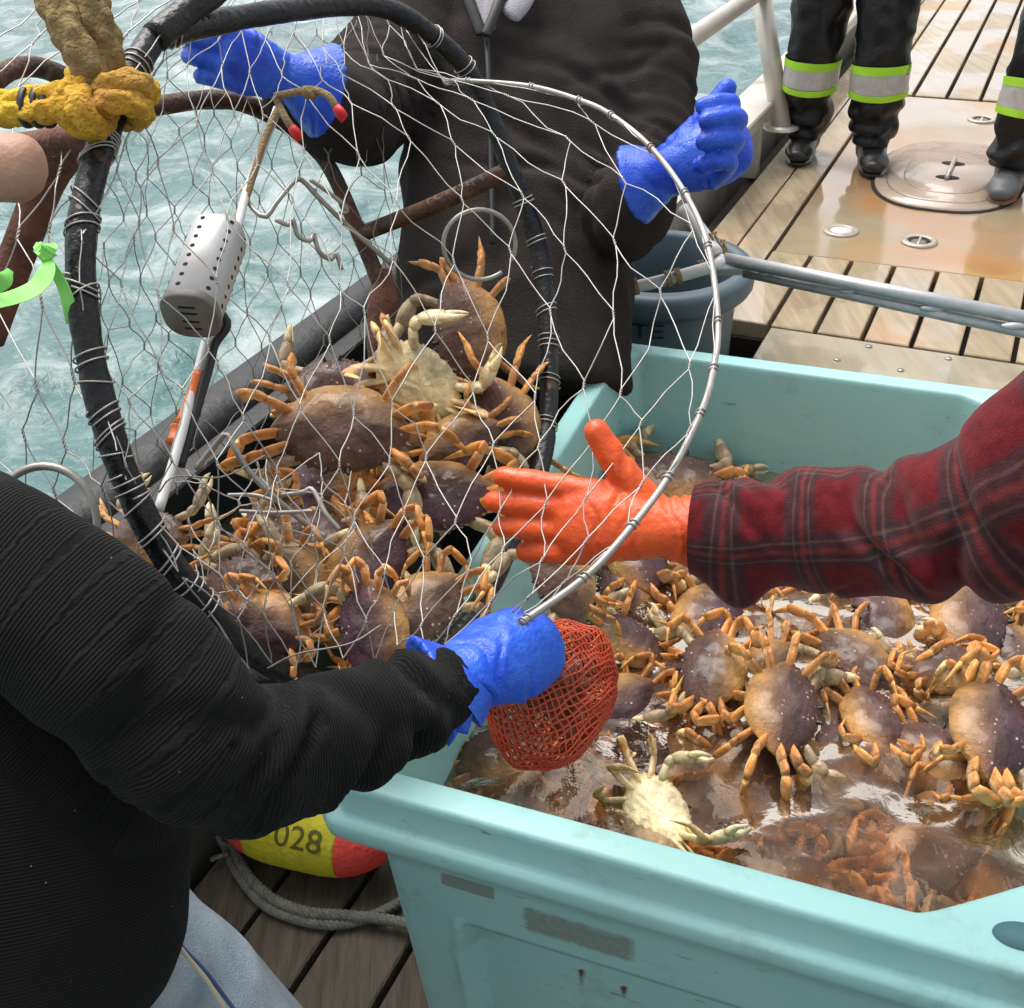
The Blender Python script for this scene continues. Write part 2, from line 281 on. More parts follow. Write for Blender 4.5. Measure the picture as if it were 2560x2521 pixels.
# ---------------------------------------------------------------- sea
def build_sea():
    r = np.concatenate([np.geomspace(.6, 45, 430), np.geomspace(50, 4000, 26)])
    a = np.radians(np.concatenate([np.linspace(-40, 36, 380), np.linspace(44, 312, 36)]))
    Rr, Aa = np.meshgrid(r, a, indexing='ij'); x = Rr*np.sin(Aa); y = Rr*np.cos(Aa); h = np.zeros_like(x)
    g = np.random.default_rng(3)
    for i in range(44):
        lam = np.exp(g.uniform(math.log(.16), math.log(2.8))); th = g.normal(1.9, .75); kx, ky = math.cos(th)*2*np.pi/lam, math.sin(th)*2*np.pi/lam
        amp = .0095*lam**.8*g.uniform(.5, 1.3); s = np.sin(kx*x+ky*y+g.uniform(0, 7)+.6*np.sin(.7*x+.9*y+i))
        h += amp*(1-np.abs(s)*1.0 if i % 3 == 0 else s)*np.exp(-(Rr/(lam*60))**2)
    v = np.stack([x, y, -.75+h], -1).reshape(-1, 3); nr, na = len(r), len(a)
    f = [(i*na+j, i*na+(j+1) % na, (i+1)*na+(j+1) % na, (i+1)*na+j) for i in range(nr-1) for j in range(na)]
    mt, nt, L, b = node_mat('sea_water'); tc = N(nt, 'TexCoord')
    mp = N(nt, 'Mapping'); mp.inputs['Scale'].default_value = (1, 1.0, 1); L.new(tc.outputs['Object'], mp.inputs[0])
    n1 = N(nt, 'TexNoise', i_Scale=1.6, i_Detail=9., i_Roughness=.66, i_Distortion=1.1); L.new(mp.outputs[0], n1.inputs['Vector'])
    n0 = N(nt, 'TexNoise', i_Scale=.35, i_Detail=3.); L.new(mp.outputs[0], n0.inputs['Vector'])
    ad = N(nt, 'Math', operation='MULTIPLY_ADD', i_1=.6); L.new(n0.outputs[0], ad.inputs[0]); L.new(n1.outputs[0], ad.inputs[2])
    fo = N(nt, 'MapRange', i_1=.73, i_2=1.10); L.new(ad.outputs[0], fo.inputs[0])
    n2 = N(nt, 'TexNoise', i_Scale=3.0, i_Detail=4.); L.new(mp.outputs[0], n2.inputs['Vector'])
    w = N(nt, 'Mix', data_type='RGBA'); w.inputs[6].default_value = (.040, .105, .102, 1); w.inputs[7].default_value = (.10, .19, .182, 1); L.new(n2.outputs[0], w.inputs[0])
    mx = N(nt, 'Mix', data_type='RGBA'); mx.inputs[7].default_value = (.47, .52, .515, 1); L.new(fo.outputs[0], mx.inputs[0]); L.new(w.outputs[2], mx.inputs[6])
    L.new(mx.outputs[2], b.inputs['Base Color']); b.inputs['IOR'].default_value = 1.33
    rr = N(nt, 'MapRange', i_3=.10, i_4=.6); L.new(fo.outputs[0], rr.inputs[0]); L.new(rr.outputs[0], b.inputs['Roughness'])
    n3 = N(nt, 'TexNoise', i_Scale=11., i_Detail=6., i_Distortion=.6); L.new(mp.outputs[0], n3.inputs['Vector'])
    bp = N(nt, 'Bump', i_Strength=.5, i_Distance=.05); L.new(n3.outputs[0], bp.inputs['Height']); L.new(bp.outputs[0], b.inputs['Normal'])
    make('sea', v, f, mt, kind='structure')
build_sea()

# ---------------------------------------------------------------- boat: lower deck, gunwale, upper deck
def bbox(name, u0, u1, v0, v1, z0, z1, mt, parent=None, c=.003, **k):
    vv, f = box(boat((u0+u1)/2, (v0+v1)/2, z0), BU*(u1-u0)/2, BV*(v1-v0)/2, ZZ*(z1-z0), c)
    return make(name, vv, f, mt, parent, sm=False, **k)
ld = bbox('lower_deck', -1.2, 2.85, -1.22, 2.2, -.12, -.045, M_DARK, kind='structure')
v = -1.19
while v < 1.4:
    bbox('plank', -1.2, 2.3 if v > -.62 else 2.845, v, v+.138, -.042, 0+rng.uniform(-.002, .002), M_WEATHER, ld, c=.004); v += .151
gw = empty('gunwale', boat(1.2, -1.3, 0), 'black rubber topped gunwale between the wire pot and the sea', 'gunwale')
vv, f = box(boat(1.2, -1.29, -1.0), BU*2.6, BV*.06, ZZ*1.64, 0); part(gw, 'inner_wall', vv, f, M_OLIVE, sm=False)
vv, f = box(boat(1.2, -1.285, .645), BU*2.6, BV*.068, ZZ*.13, .004); part(gw, 'black_band', vv, f, M_BLACKHULL, sm=False)
vv, f = loft([boat(u, -1.325, .765) for u in np.linspace(-1.4, 3.8, 30)], .062, .042, hint=BV, seg=24); part(gw, 'fender', vv, f, M_FENDER)

def wet_mat(name, c1, c2, cr, rlo, rhi, scale, stretch, wet_scale=2.2, rand=.1, rust=.5):
    mt, nt, L, b = node_mat(name); tc = N(nt, 'TexCoord'); mp = N(nt, 'Mapping'); mp.inputs['Scale'].default_value = stretch; mp.inputs['Rotation'].default_value = (0, 0, BA); L.new(tc.outputs['Object'], mp.inputs[0])
    n1 = N(nt, 'TexNoise', i_Scale=scale, i_Detail=9., i_Roughness=.65); L.new(mp.outputs[0], n1.inputs['Vector'])
    r1 = N(nt, 'MapRange', i_1=.32, i_2=.68); L.new(n1.outputs[0], r1.inputs[0])
    mx = N(nt, 'Mix', data_type='RGBA'); mx.inputs[6].default_value = (*c1, 1); mx.inputs[7].default_value = (*c2, 1); L.new(r1.outputs[0], mx.inputs[0])
    n2 = N(nt, 'TexNoise', i_Scale=wet_scale, i_Detail=6., i_Roughness=.6, i_Distortion=.5); L.new(tc.outputs['Object'], n2.inputs['Vector'])
    r2 = N(nt, 'MapRange', i_1=rust, i_2=rust+.18); L.new(n2.outputs[0], r2.inputs[0])
    m2 = N(nt, 'Mix', data_type='RGBA'); m2.inputs[7].default_value = (*cr, 1); L.new(r2.outputs[0], m2.inputs[0]); L.new(mx.outputs[2], m2.inputs[6])
    oi = N(nt, 'ObjectInfo'); h = N(nt, 'HueSaturation'); rr = N(nt, 'MapRange', i_3=1-rand, i_4=1+rand); L.new(oi.outputs['Random'], rr.inputs[0]); L.new(rr.outputs[0], h.inputs['Value']); L.new(m2.outputs[2], h.inputs['Color'])
    L.new(h.outputs[0], b.inputs['Base Color'])
    n3 = N(nt, 'TexNoise', i_Scale=wet_scale*1.3, i_Detail=5.); mp3 = N(nt, 'Mapping'); mp3.inputs['Location'].default_value = (5, 3, 0); L.new(tc.outputs['Object'], mp3.inputs[0]); L.new(mp3.outputs[0], n3.inputs['Vector'])
    r3 = N(nt, 'MapRange', i_1=.44, i_2=.54, i_3=rlo, i_4=rhi); L.new(n3.outputs[0], r3.inputs[0]); L.new(r3.outputs[0], b.inputs['Roughness'])
    cw = N(nt, 'MapRange', i_1=.44, i_2=.54, i_3=1., i_4=.1); L.new(n3.outputs[0], cw.inputs[0]); L.new(cw.outputs[0], b.inputs['Coat Weight']); b.inputs['Coat Roughness'].default_value = .03
    bp = N(nt, 'Bump', i_Strength=.25, i_Distance=.004); L.new(n1.outputs[0], bp.inputs['Height']); L.new(bp.outputs[0], b.inputs['Normal'])
    return mt
M_WETPLANK = wet_mat('wet_deck_plank', (.42, .33, .22), (.27, .205, .13), (.42, .24, .11), .12, .42, 5., (9, .7, 9), rust=.55)
M_WETPANEL = wet_mat('wet_deck_panel', (.36, .29, .20), (.28, .21, .13), (.40, .21, .09), .04, .13, 2.5, (1, 1, 1), wet_scale=1.6, rand=.02, rust=.45)
M_STRIP = wet_mat('wet_beige_strip', (.36, .31, .23), (.28, .24, .17), (.38, .32, .24), .10, .4, 4., (6, 1, 6), wet_scale=3., rand=.02)
M_HATCH = mat('pale_hatch_cast', (.46, .36, .28), (.40, .28, .20), rough=.3, scale=5., bump=.1, bscale=90., rvar=.12, coat=.5)
M_DRAIN = mat('drain_ring_metal', (.55, .50, .42), (.4, .33, .25), rough=.4, scale=20., metal=.3)
DZ = .45
ud = bbox('upper_deck', 2.858, 14, -.99, 3.2, DZ-.30, DZ-.045, M_DARK, kind='structure')
bbox('deck_step', 2.32, 2.856, -.56, 3.2, -.04, DZ-.045, M_OLIVE, ud)
bbox('front_strip', 2.32, 2.855, -.575, 2.2, DZ-.044, DZ, M_STRIP, ud)
seam = -.93
for i in range(3):
    bbox('plank', 2.862, 12, seam, seam+(.105 if i < 2 else .0), DZ-.044, DZ+.001*i, M_WETPLANK, ud) if i < 2 else None; seam += .112
vv0 = -.7035
for i in range(19):       # short near row and long far row
    a0 = vv0+i*.1265
    bbox('plank', 2.868, 3.405, a0, a0+.113, DZ-.044, DZ+rng.uniform(0, .002), M_WETPLANK, ud)
    a1 = -.70+i*.142
    bbox('plank', 5.43, 12.5, a1, a1+.126, DZ-.044, DZ+rng.uniform(0, .002), M_WETPLANK, ud)
bbox('panel', 3.412, 5.40, -.70, 2.2, DZ-.044, DZ-.001, M_WETPANEL, ud)
def disc(c, r0, r1, z0, z1, seg=28, ax=BU, ay=BV):    # flat ring (r0 = 0: disc) with a bevelled outer edge
    a = np.linspace(0, 2*np.pi, seg, endpoint=False); dirs = np.cos(a)[:, None]*ax+np.sin(a)[:, None]*ay
    rings = [c+dirs*r1+ZZ*z0, c+dirs*r1*.985+ZZ*z1]
    rings += [c+dirs*r0+ZZ*z1, c+dirs*r0*1.02+ZZ*z0] if r0 else [c+dirs*r1*.01+ZZ*z1]
    v = np.vstack(rings); f = [(i*seg+j, i*seg+(j+1) % seg, (i+1)*seg+(j+1) % seg, (i+1)*seg+j) for i in range(len(rings)-1) for j in range(seg)]
    return v, f
for nm_, u_, v_, kind_ in (('drain_fitting', 3.645, -.538, 0), ('drain_fitting', 3.633, -.29, 1), ('drain_fitting', 5.108, -.246, 1)):
    c = boat(u_, v_, DZ)
    d = empty(nm_, c, {0: 'round white capped deck fitting left of the hatch', 1: 'round deck drain with dark slot and bar nearest the pipe rail' if u_ < 4 else 'round deck drain with dark slot beyond the oval hatch'}[kind_], 'deck fitting', 'round fittings in the wet deck panel')
    vv, f = disc(c, .036, .056, 0, .006); part(d, 'ring', vv, f, M_DRAIN)
    vv, f = disc(c, 0, .037, 0, .002 if kind_ else .004); part(d, 'plug' if not kind_ else 'recess', vv, f, M_WHITEPL if not kind_ else M_DARK)
    if kind_:
        vv, f = box(c+ZZ*.002, BU*.036, BV*.0035, ZZ*.004); part(d, 'bar', vv, f, M_DRAIN)
        vv, f = box(c+ZZ*.002+BU*.018, BU*.0, BV*.0, ZZ*.001) if 0 else disc(c-BU*.008, 0, .024, .002, .0035); part(d, 'grate_plate', vv, f, M_CAPGREY)
hc = boat(4.332, -.281, DZ)
ht = empty('deck_hatch', hc, 'pale oval deck hatch cover with bar handle in the wet panel', 'hatch')
def stad(c, a, b_, z0, z1, seg=40, p=2.6):
    t = np.linspace(0, 2*np.pi, seg, endpoint=False); q = (np.sign(np.cos(t))*np.abs(np.cos(t))**(2/p))[:, None]*BV*a+(np.sign(np.sin(t))*np.abs(np.sin(t))**(2/p))[:, None]*BU*b_
    v = np.vstack([c+q+ZZ*z0, c+q*.99+ZZ*z1, c+q*.02+ZZ*z1]); f = [(i*seg+j, i*seg+(j+1) % seg, (i+1)*seg+(j+1) % seg, (i+1)*seg+j) for i in range(2) for j in range(seg)]
    return v, f
for nm_, a_, b_, z0, z1, mt in (('gasket', .262, .405, 0, .004, M_DARK), ('frame', .25, .392, .002, .012, M_HATCH), ('groove', .215, .34, .011, .0125, M_CAPGREY), ('cover', .209, .333, .0115, .016, M_HATCH), ('inner_groove', .155, .255, .0155, .0166, M_CAPGREY), ('centre_plate', .151, .25, .016, .019, M_HATCH)):
    vv, f = stad(hc, a_, b_, z0, z1); part(ht, nm_, vv, f, mt)
for s in (-1, 1):
    vv, f = disc(hc+BU*s*.085, 0, .042, .0185, .0198, ax=BU*.6); part(ht, 'finger_slot', vv, f, M_DARK)
vv, f = tube([hc+BU*-.115+ZZ*.027, hc+BU*.125+ZZ*.027], .0085, seg=10); part(ht, 'bar_handle', vv, f, M_DRAIN)
for i, (x, y) in enumerate(((1580, 680), (1640, 655), (1790, 678), (1700, 700), (1480, 690))):
    c = AZ(x, y, DZ); vv, f = disc(c, 0, .009, 0, .0035, seg=12); make('screw_head', vv, f, M_STEEL, ud)
# bulwark with cap, stanchions and pipe rail
bw = empty('bulwark', boat(5, -1.0, DZ), 'pale aluminium bulwark cap on stanchions along the deck edge', 'bulwark')
vv, f = box(boat(8.6, -1.02, DZ+.17), BU*4.9, BV*.075, ZZ*.045, .006); part(bw, 'cap', vv, f, M_ALU, sm=False)
for u_ in (4.2, 5.6, 7.0, 8.6, 10.2):
    vv, f = box(boat(u_, -.985, DZ-.03), BU*.028, BV*.03, ZZ*.205, .004); part(bw, 'stanchion', vv, f, M_ALU, sm=False)
vv, f = box(boat(8.6, -1.085, -.9), BU*5.6, BV*.02, ZZ*1.42, 0); part(bw, 'hull_side', vv, f, M_ALU, sm=False)
rl = empty('pipe_rail', boat(4.5, -1.02, DZ+.2), 'pale pipe handrail on a leaning post beside the rain-trousered person', 'railing')
pa, pb = A(1475, 240, 4.25), A(1437, -10, 4.1); top0 = A(1443, -22, 4.1); top1 = A(1236, 122, 2.95)
vv, f = tube([pa, pb+(pb-pa)*.05], m(18.5, 4.2), seg=18); part(rl, 'post', vv, f, M_ALU)
vv, f = tube([top0+(top0-top1)*1.5, top0, top1, top1*.6+A(1200, 190, 2.8)*.4, A(1205, 330, 2.85)], m(17, 3.6), seg=18, n=40); part(rl, 'top_pipe', vv, f, M_ALU)
vv, f = disc(pa-ZZ*.004, 0, .068, 0, .012); part(rl, 'base_flange', vv, f, M_ALU)
vv, f = tube([top1, top1*[1, 1, 0]+ZZ*(DZ-.3)], m(17, 3.0), seg=16); part(rl, 'end_post', vv, f, M_ALU)

# ---------------------------------------------------------------- galvanised pipe frame and slate bin
pf = empty('galvanised_pipe', A(1350, 500, 2.45), 'double galvanised pipe with cord lashings crossing above the tote', 'pipe')
P0, P1 = A(1368, 489, 2.42), A(1990, 611, 2.15)
vv, f = tube([P0, P1], m(12.5, 2.35), seg=14); part(pf, 'upper_pipe', vv, f, M_GALV)
vv, f = tube([A(1405, 514, 2.43), A(1990, 640, 2.16)], m(10.5, 2.35), seg=14); part(pf, 'lower_pipe', vv, f, M_GALV)
vv, f = tube([A(1150, 553, 2.5), A(1250, 530, 2.46), A(1345, 503, 2.42), A(1368, 489, 2.42)], m(12, 2.4), seg=14, n=14); part(pf, 'white_end', vv, f, M_WHITEPL)
vv, f = tube([A(1290, 395, 2.5), A(1325, 440, 2.46), A(1352, 480, 2.42)], m(14, 2.4), seg=14, n=12); part(pf, 'elbow', vv, f, M_WHITEPL)
vv, f = box(A(1370, 505, 2.44), RT*.045, FW*.03, UP*-.012, .003); part(pf, 'weld_plate', vv, f, M_GALV, sm=False)
for x0, y0, x1, y1 in ((1200, 541, 4, 30), (1262, 526, 6, 34), (1280, 522, 6, 30), (1330, 505, 14, 26), (1362, 470, 16, 20), (1345, 455, 18, 14)):
    c = A(x0, y0, 2.44); t = nrm(A(x0+40, y0-11, 2.44)-c); n1 = nrm(np.cross(t, FW)); n2 = np.cross(t, n1)
    q = np.linspace(0, 6*np.pi, 40); R_ = m(14.5, 2.44)
    vv, f = tube(c+np.outer(np.cos(q), n1)*R_+np.outer(np.sin(q), n2)*R_+np.outer((q/19-.5)*m(x1+4, 2.44), t), m(2.1, 2.44), seg=6); part(pf, 'cord_lashing', vv, f, M_CORD)
for s in range(14):
    q = s/13; c = A(1420+q*500, 508+q*108, 2.42-q*.25)
    if s % 4 == 1: vv, f = loft([c-RT*.03, c-RT*.01, c+RT*.012, c+RT*.03], [.004, .008, .007, .004], seg=8); part(pf, 'weld_bead', vv, f, M_GALV)
bc = np.array([.40, 2.70, 0])
bn = empty('slate_bin', bc, 'slate grey plastic bin with dark letters behind the tote corner', 'bin')
prof = [(.0, .02), (.165, .02), (.178, .10), (.200, .56), (.203, .575), (.236, .585), (.242, .595), (.243, .625), (.236, .636), (.205, .642), (.197, .63), (.190, .55), (.16, .05), (.0, .045)]
prof = [(r, z*1.10) for r, z in prof]
def lathe(c, prof, seg=48, wob=None):
    a = np.linspace(0, 2*np.pi, seg, endpoint=False); v = np.vstack([np.stack([c[0]+r*np.cos(a), c[1]+r*np.sin(a), np.full(seg, c[2]+z)], 1) for r, z in prof])
    return v, [(i*seg+j, i*seg+(j+1) % seg, (i+1)*seg+(j+1) % seg, (i+1)*seg+j) for i in range(len(prof)-1) for j in range(seg)]
vv, f = lathe(bc, prof); part(bn, 'tub', vv, f, M_BIN)
def text_mesh(s, size, depth):
    cu = bpy.data.curves.new('t', 'FONT'); cu.body = s; cu.size = size; cu.extrude = depth; cu.align_x = 'CENTER'; cu.align_y = 'CENTER'
    o = bpy.data.objects.new('t', cu); COL.objects.link(o); bpy.context.view_layer.update(); dg = bpy.context.evaluated_depsgraph_get()
    me = o.evaluated_get(dg).to_mesh(); v = np.array([tuple(p.co) for p in me.vertices]); f = [tuple(p.vertices) for p in me.polygons]
    o.evaluated_get(dg).to_mesh_clear(); bpy.data.objects.remove(o); return v, f
def bend_text(s, size, bold=1.0):
    v, f = text_mesh(s, size, .0015); v[:, 0] *= bold; return v, f
tv, tf = bend_text('TE', .055, 1.35)
fc = nrm((CP-bc)*[1, 1, 0]); rtv = np.cross(ZZ, fc)
best = min(((abs(((q-CP)@RT)/((q-CP)@FW)*FPX/K+1280/K-1222)+abs(-((q-CP)@UP)/((q-CP)@FW)*FPX/K+1260.5/K-596), z, th) for z in np.linspace(.35, .6, 26) for th in np.linspace(-1.3, 1.3, 53) for q in [bc*[1, 1, 0]+(rtv*math.sin(th)+fc*math.cos(th))*.202+ZZ*z]), key=lambda t: t[0])
rad_ = np.interp(best[1]+tv[:, 1], [.11, .616], [.178, .200])+.0012+tv[:, 2]; aa = tv[:, 0]/.2+best[2]
vv = bc*[1, 1, 0]+np.sin(aa)[:, None]*rtv*rad_[:, None]+np.cos(aa)[:, None]*fc*rad_[:, None]+ZZ*(best[1]+tv[:, 1])[:, None]
part(bn, 'lettering', vv, tf, M_LETTER, sm=False)

# ---------------------------------------------------------------- aqua tote
def tote_mat():
    mt, nt, L, b = node_mat('aqua_tote_plastic'); tc = N(nt, 'TexCoord'); base = (.28, .545, .525, 1)
    n1 = N(nt, 'TexNoise', i_Scale=3.5, i_Detail=7., i_Roughness=.6); L.new(tc.outputs['Object'], n1.inputs['Vector'])
    r1 = N(nt, 'MapRange', i_1=.35, i_2=.7); L.new(n1.outputs[0], r1.inputs[0])
    mx = N(nt, 'Mix', data_type='RGBA'); mx.inputs[6].default_value = base; mx.inputs[7].default_value = (.325, .575, .54, 1); L.new(r1.outputs[0], mx.inputs[0]); col = mx.outputs[2]
    n2 = N(nt, 'TexNoise', i_Scale=9., i_Detail=8., i_Roughness=.72); L.new(tc.outputs['Object'], n2.inputs['Vector'])
    r2 = N(nt, 'MapRange', i_1=.55, i_2=.72, i_4=.6); L.new(n2.outputs[0], r2.inputs[0])
    m2 = N(nt, 'Mix', data_type='RGBA'); m2.inputs[7].default_value = (.20, .27, .21, 1); L.new(r2.outputs[0], m2.inputs[0]); L.new(col, m2.inputs[6]); col = m2.outputs[2]
    mp = N(nt, 'Mapping'); mp.inputs['Scale'].default_value = (1, 1, 5); mp.inputs['Rotation'].default_value = (.5, .3, 0); L.new(tc.outputs['Object'], mp.inputs[0])
    n6 = N(nt, 'TexNoise', i_Scale=24., i_Detail=3., i_Roughness=.5); L.new(mp.outputs[0], n6.inputs['Vector'])
    r6 = N(nt, 'MapRange', i_1=.69, i_2=.75, i_4=.7); L.new(n6.outputs[0], r6.inputs[0])
    m6 = N(nt, 'Mix', data_type='RGBA'); m6.inputs[7].default_value = (.09, .13, .11, 1); L.new(r6.outputs[0], m6.inputs[0]); L.new(col, m6.inputs[6]); col = m6.outputs[2]
    st = N(nt, 'Attribute', attribute_name='residue'); rs = N(nt, 'Attribute', attribute_name='rust')
    n3 = N(nt, 'TexNoise', i_Scale=70., i_Detail=6., i_Roughness=.7); L.new(tc.outputs['Object'], n3.inputs['Vector'])
    for at, cc, lo, hi in ((st, (.20, .27, .235, 1), .62, .86), (rs, (.10, .055, .01, 1), .50, .95)):
        s = N(nt, 'Math', operation='MULTIPLY_ADD', i_1=.5); L.new(n3.outputs[0], s.inputs[0]); L.new(at.outputs['Fac'], s.inputs[2])
        r = N(nt, 'MapRange', i_1=lo, i_2=hi); L.new(s.outputs[0], r.inputs[0])
        mm = N(nt, 'Mix', data_type='RGBA'); mm.inputs[7].default_value = cc; L.new(r.outputs[0], mm.inputs[0]); L.new(col, mm.inputs[6]); col = mm.outputs[2]
    L.new(col, b.inputs['Base Color']); b.inputs['Roughness'].default_value = .42
    n5 = N(nt, 'TexNoise', i_Scale=35., i_Detail=5.); L.new(tc.outputs['Object'], n5.inputs['Vector'])
    bp = N(nt, 'Bump', i_Strength=.18, i_Distance=.006); L.new(n5.outputs[0], bp.inputs['Height']); L.new(bp.outputs[0], b.inputs['Normal'])
    return mt
M_TOTE = tote_mat()
RIM = .80; TL_U, TL_V = 1.26, 1.06             # outer size at the rim (u away, v to the right)
T0 = np.array([-.2168, .9074, 0])-np.array([math.cos(math.radians(22)), -math.sin(math.radians(22)), 0])*.045-np.array([math.sin(math.radians(22)), math.cos(math.radians(22)), 0])*.012              # front left outer corner
def tote_path(inset, corner, n=120, cr=None):   # closed path around the tote (local u, v), chamfered corners, gussets cr at the right end
    a, b_ = TL_U-inset, TL_V-inset; i = inset; c = corner; r = cr or c
    P = [(i, i+c), (i, b_-r), (i+r*.75, b_), (a-r*.75, b_), (a, b_-r), (a, i+c), (a-c, i), (i+c, i)]   # front L->R, right, back, left
    out = []
    for k_ in range(8):
        p, q = np.array(P[k_]), np.array(P[(k_+1) % 8]); cnt = n if k_ % 2 == 0 else 10
        out += [p+(q-p)*t for t in np.linspace(0, 1, cnt, endpoint=False)]
    out = np.array(out)
    for _ in range(3): out = .5*out+.25*(np.roll(out, 1, 0)+np.roll(out, -1, 0))
    return out
def build_tote():
    rows = []     # (inset, corner, z)
    H = RIM
    for z in (.0, .01): rows.append((.095-z*2, .03, z+.06))
    for t in np.linspace(0, 1, 66): rows.append((.080-.030*t, .028, .075+t*(H-.165-.075)))
    rows += [(.049, .028, H-.16), (.046, .028, H-.15), (.034, .028, H-.128), (.018, .028, H-.104), (.006, .028, H-.088), (.001, .028, H-.080), (0, .028, H-.074), (.0005, .028, H-.060), (.003, .028, H-.0545), (.008, .028, H-.052), (.0125, .028, H-.050), (.0145, .028, H-.046), (.0155, .028, H-.012), (.0165, .028, H-.004), (.019, .028, H-.0008), (.023, .028, H), (.050, .026, H), (.0535, .026, H-.0012), (.0555, .026, H-.005), (.0565, .026, H-.012)]
    for t in np.linspace(0, 1, 24)[1:]: rows.append((.057+.03*t, .026, H-.012-t*.55))
    rows.append((.30, .05, H-.565)); rows.append((.52, .02, H-.565))
    ring = [tote_path(i, c, cr=.03+.28*smooth(.03, .05, i) if z > H-.5 and k_ > 74 else None) for k_, (i, c, z) in enumerate(rows)]; n = len(ring[0]); V, rsd, rst = [], [], []
    for (i, c, z), p in zip(rows, ring):
        nx = np.stack([-(np.roll(p, -1, 0)-np.roll(p, 1, 0))[:, 1], (np.roll(p, -1, 0)-np.roll(p, 1, 0))[:, 0]], 1); nx /= np.linalg.norm(nx, axis=1)[:, None]+1e-9
        rec = np.zeros(n); res = np.zeros(n); ru = np.zeros(n)
        if z < H-.155 and i > .045 and i < .13:      # outer wall: recessed panels
            side = np.abs(nx[:, 0]) > np.abs(nx[:, 1]); s = np.where(side, p[:, 1], p[:, 0])
            def pan(a, b_, z0, z1, e=.010): return smooth(a, a+e, s)*smooth(b_, b_-e, s)*smooth(z0, z0+e, z)*smooth(z1, z1-e, z)
            rec = .030*pan(.165, .90, .02, H-.262, .007)-.008*pan(.150, .172, -.1, H-.255, .004)
            rec += .014*pan(.40, .66, .02, H-.40, .007)
            bos = np.exp(-(((s-.48)/.022)**2+((z-(H-.455))/.022)**2)); rec -= .02*bos
            fr = (nx[:, 0] < 0) if nx[5, 0] < 0 else (nx[:, 0] > 0); fr = side & (p[:, 0] < .3)
            def patch(a, b_, z0, z1, e=.012): return smooth(a-e, a+e, s)*smooth(b_+e, b_-e, s)*smooth(z0-e, z0+e, z)*smooth(z1+e, z1-e, z)
            res = np.where(fr, np.maximum(.75*patch(.145, .22, H-.185, H-.135, .003), .62*patch(.25, .40, H-.235, H-.175, .012)), 0)
            res = np.maximum(res, np.where(fr, .35*patch(.45, 1.0, H-.22, H-.1, .1), 0))
            for a, z0, ln in ((.318, H-.335, .055), (.375, H-.345, .035)): ru = np.maximum(ru, np.where(fr, np.exp(-((s-a)/.0055)**2)*(z < z0+.006)*np.exp(-np.maximum(0, z0-z)/ln*1.3), 0))
        elif i < .06 and H-.16 <= z < H-.05: res = np.where((np.abs(nx[:, 0]) > .7) & (p[:, 0] < .3), .30*smooth(.3, .8, p[:, 1]), 0)
        cen = np.array([TL_U/2, TL_V/2]); sg = np.sign(((p-cen)*nx).sum(1))[:, None]; p = p-nx*sg*rec[:, None]
        V.append(T0+p[:, :1]*TU+p[:, 1:]*TV+ZZ*z); rsd.append(res); rst.append(ru)
    V = np.vstack(V); f = [(i*n+j, i*n+(j+1) % n, (i+1)*n+(j+1) % n, (i+1)*n+j) for i in range(len(rows)-1) for j in range(n)]
    f.append(tuple(range((len(rows)-1)*n, len(rows)*n))); f.append(tuple(range(n))[::-1])
    root = empty('fish_tote', T0+TU*.58+TV*.58, 'large aqua plastic fish tote full of live crabs', 'tote')
    part(root, 'tub', V, f, M_TOTE, attrs={'residue': np.concatenate(rsd), 'rust': np.concatenate(rst)})
    # drain hole in the right front corner of the rim, and feet
    c = AZ(1932, 1768, RIM+.001); vv, f = disc(c, 0, .024, -.001, .001, ax=TU*.7+TV*.2, ay=TV*1.2); part(root, 'rim_hole', vv, f, mat('dark_rim_hole', (.05, .14, .15), rough=.7))
    for a, b_ in ((.2, .2), (.2, .95), (.95, .2), (.95, .95)):
        vv, f = box(T0+TU*a+TV*b_, TU*.08, TV*.08, ZZ*.062, .004); part(root, 'foot', vv, f, M_TOTE, sm=False)
build_tote()

# ---------------------------------------------------------------- crabs
OUT = np.array([(0, .300), (.05, .318), (.12, .305), (.2, .288), (.3, .243), (.4, .163), (.465, .08), (.508, .0), (.470, -.065), (.40, -.145), (.32, -.228), (.24, -.29), (.15, -.322), (0, -.335)])
def outline():
    d = np.concatenate([[0], np.cumsum(np.linalg.norm(np.diff(OUT, axis=0), axis=1))]); q = np.linspace(0, d[-1], 49)
    h = np.stack([np.interp(q, d, OUT[:, 0]), np.interp(q, d, OUT[:, 1])], 1)
    th = (h[:, 0] > .17) & (h[:, 1] > -.02); n = np.array([.55, .8]); k_ = np.where(th, np.where(np.arange(49) % 2 == 0, .012, -.010), 0)
    h = h+np.outer(k_, n); return np.vstack([h, (h*[-1, 1])[-2:0:-1]])
OL = outline(); NO = len(OL)
PURP, TAN, CREAM, ORNG, YEL, DKP = map(np.array, ((.068, .030, .031), (.40, .21, .065), (.84, .70, .40), (.74, .31, .07), (.82, .52, .18), (.17, .062, .045)))
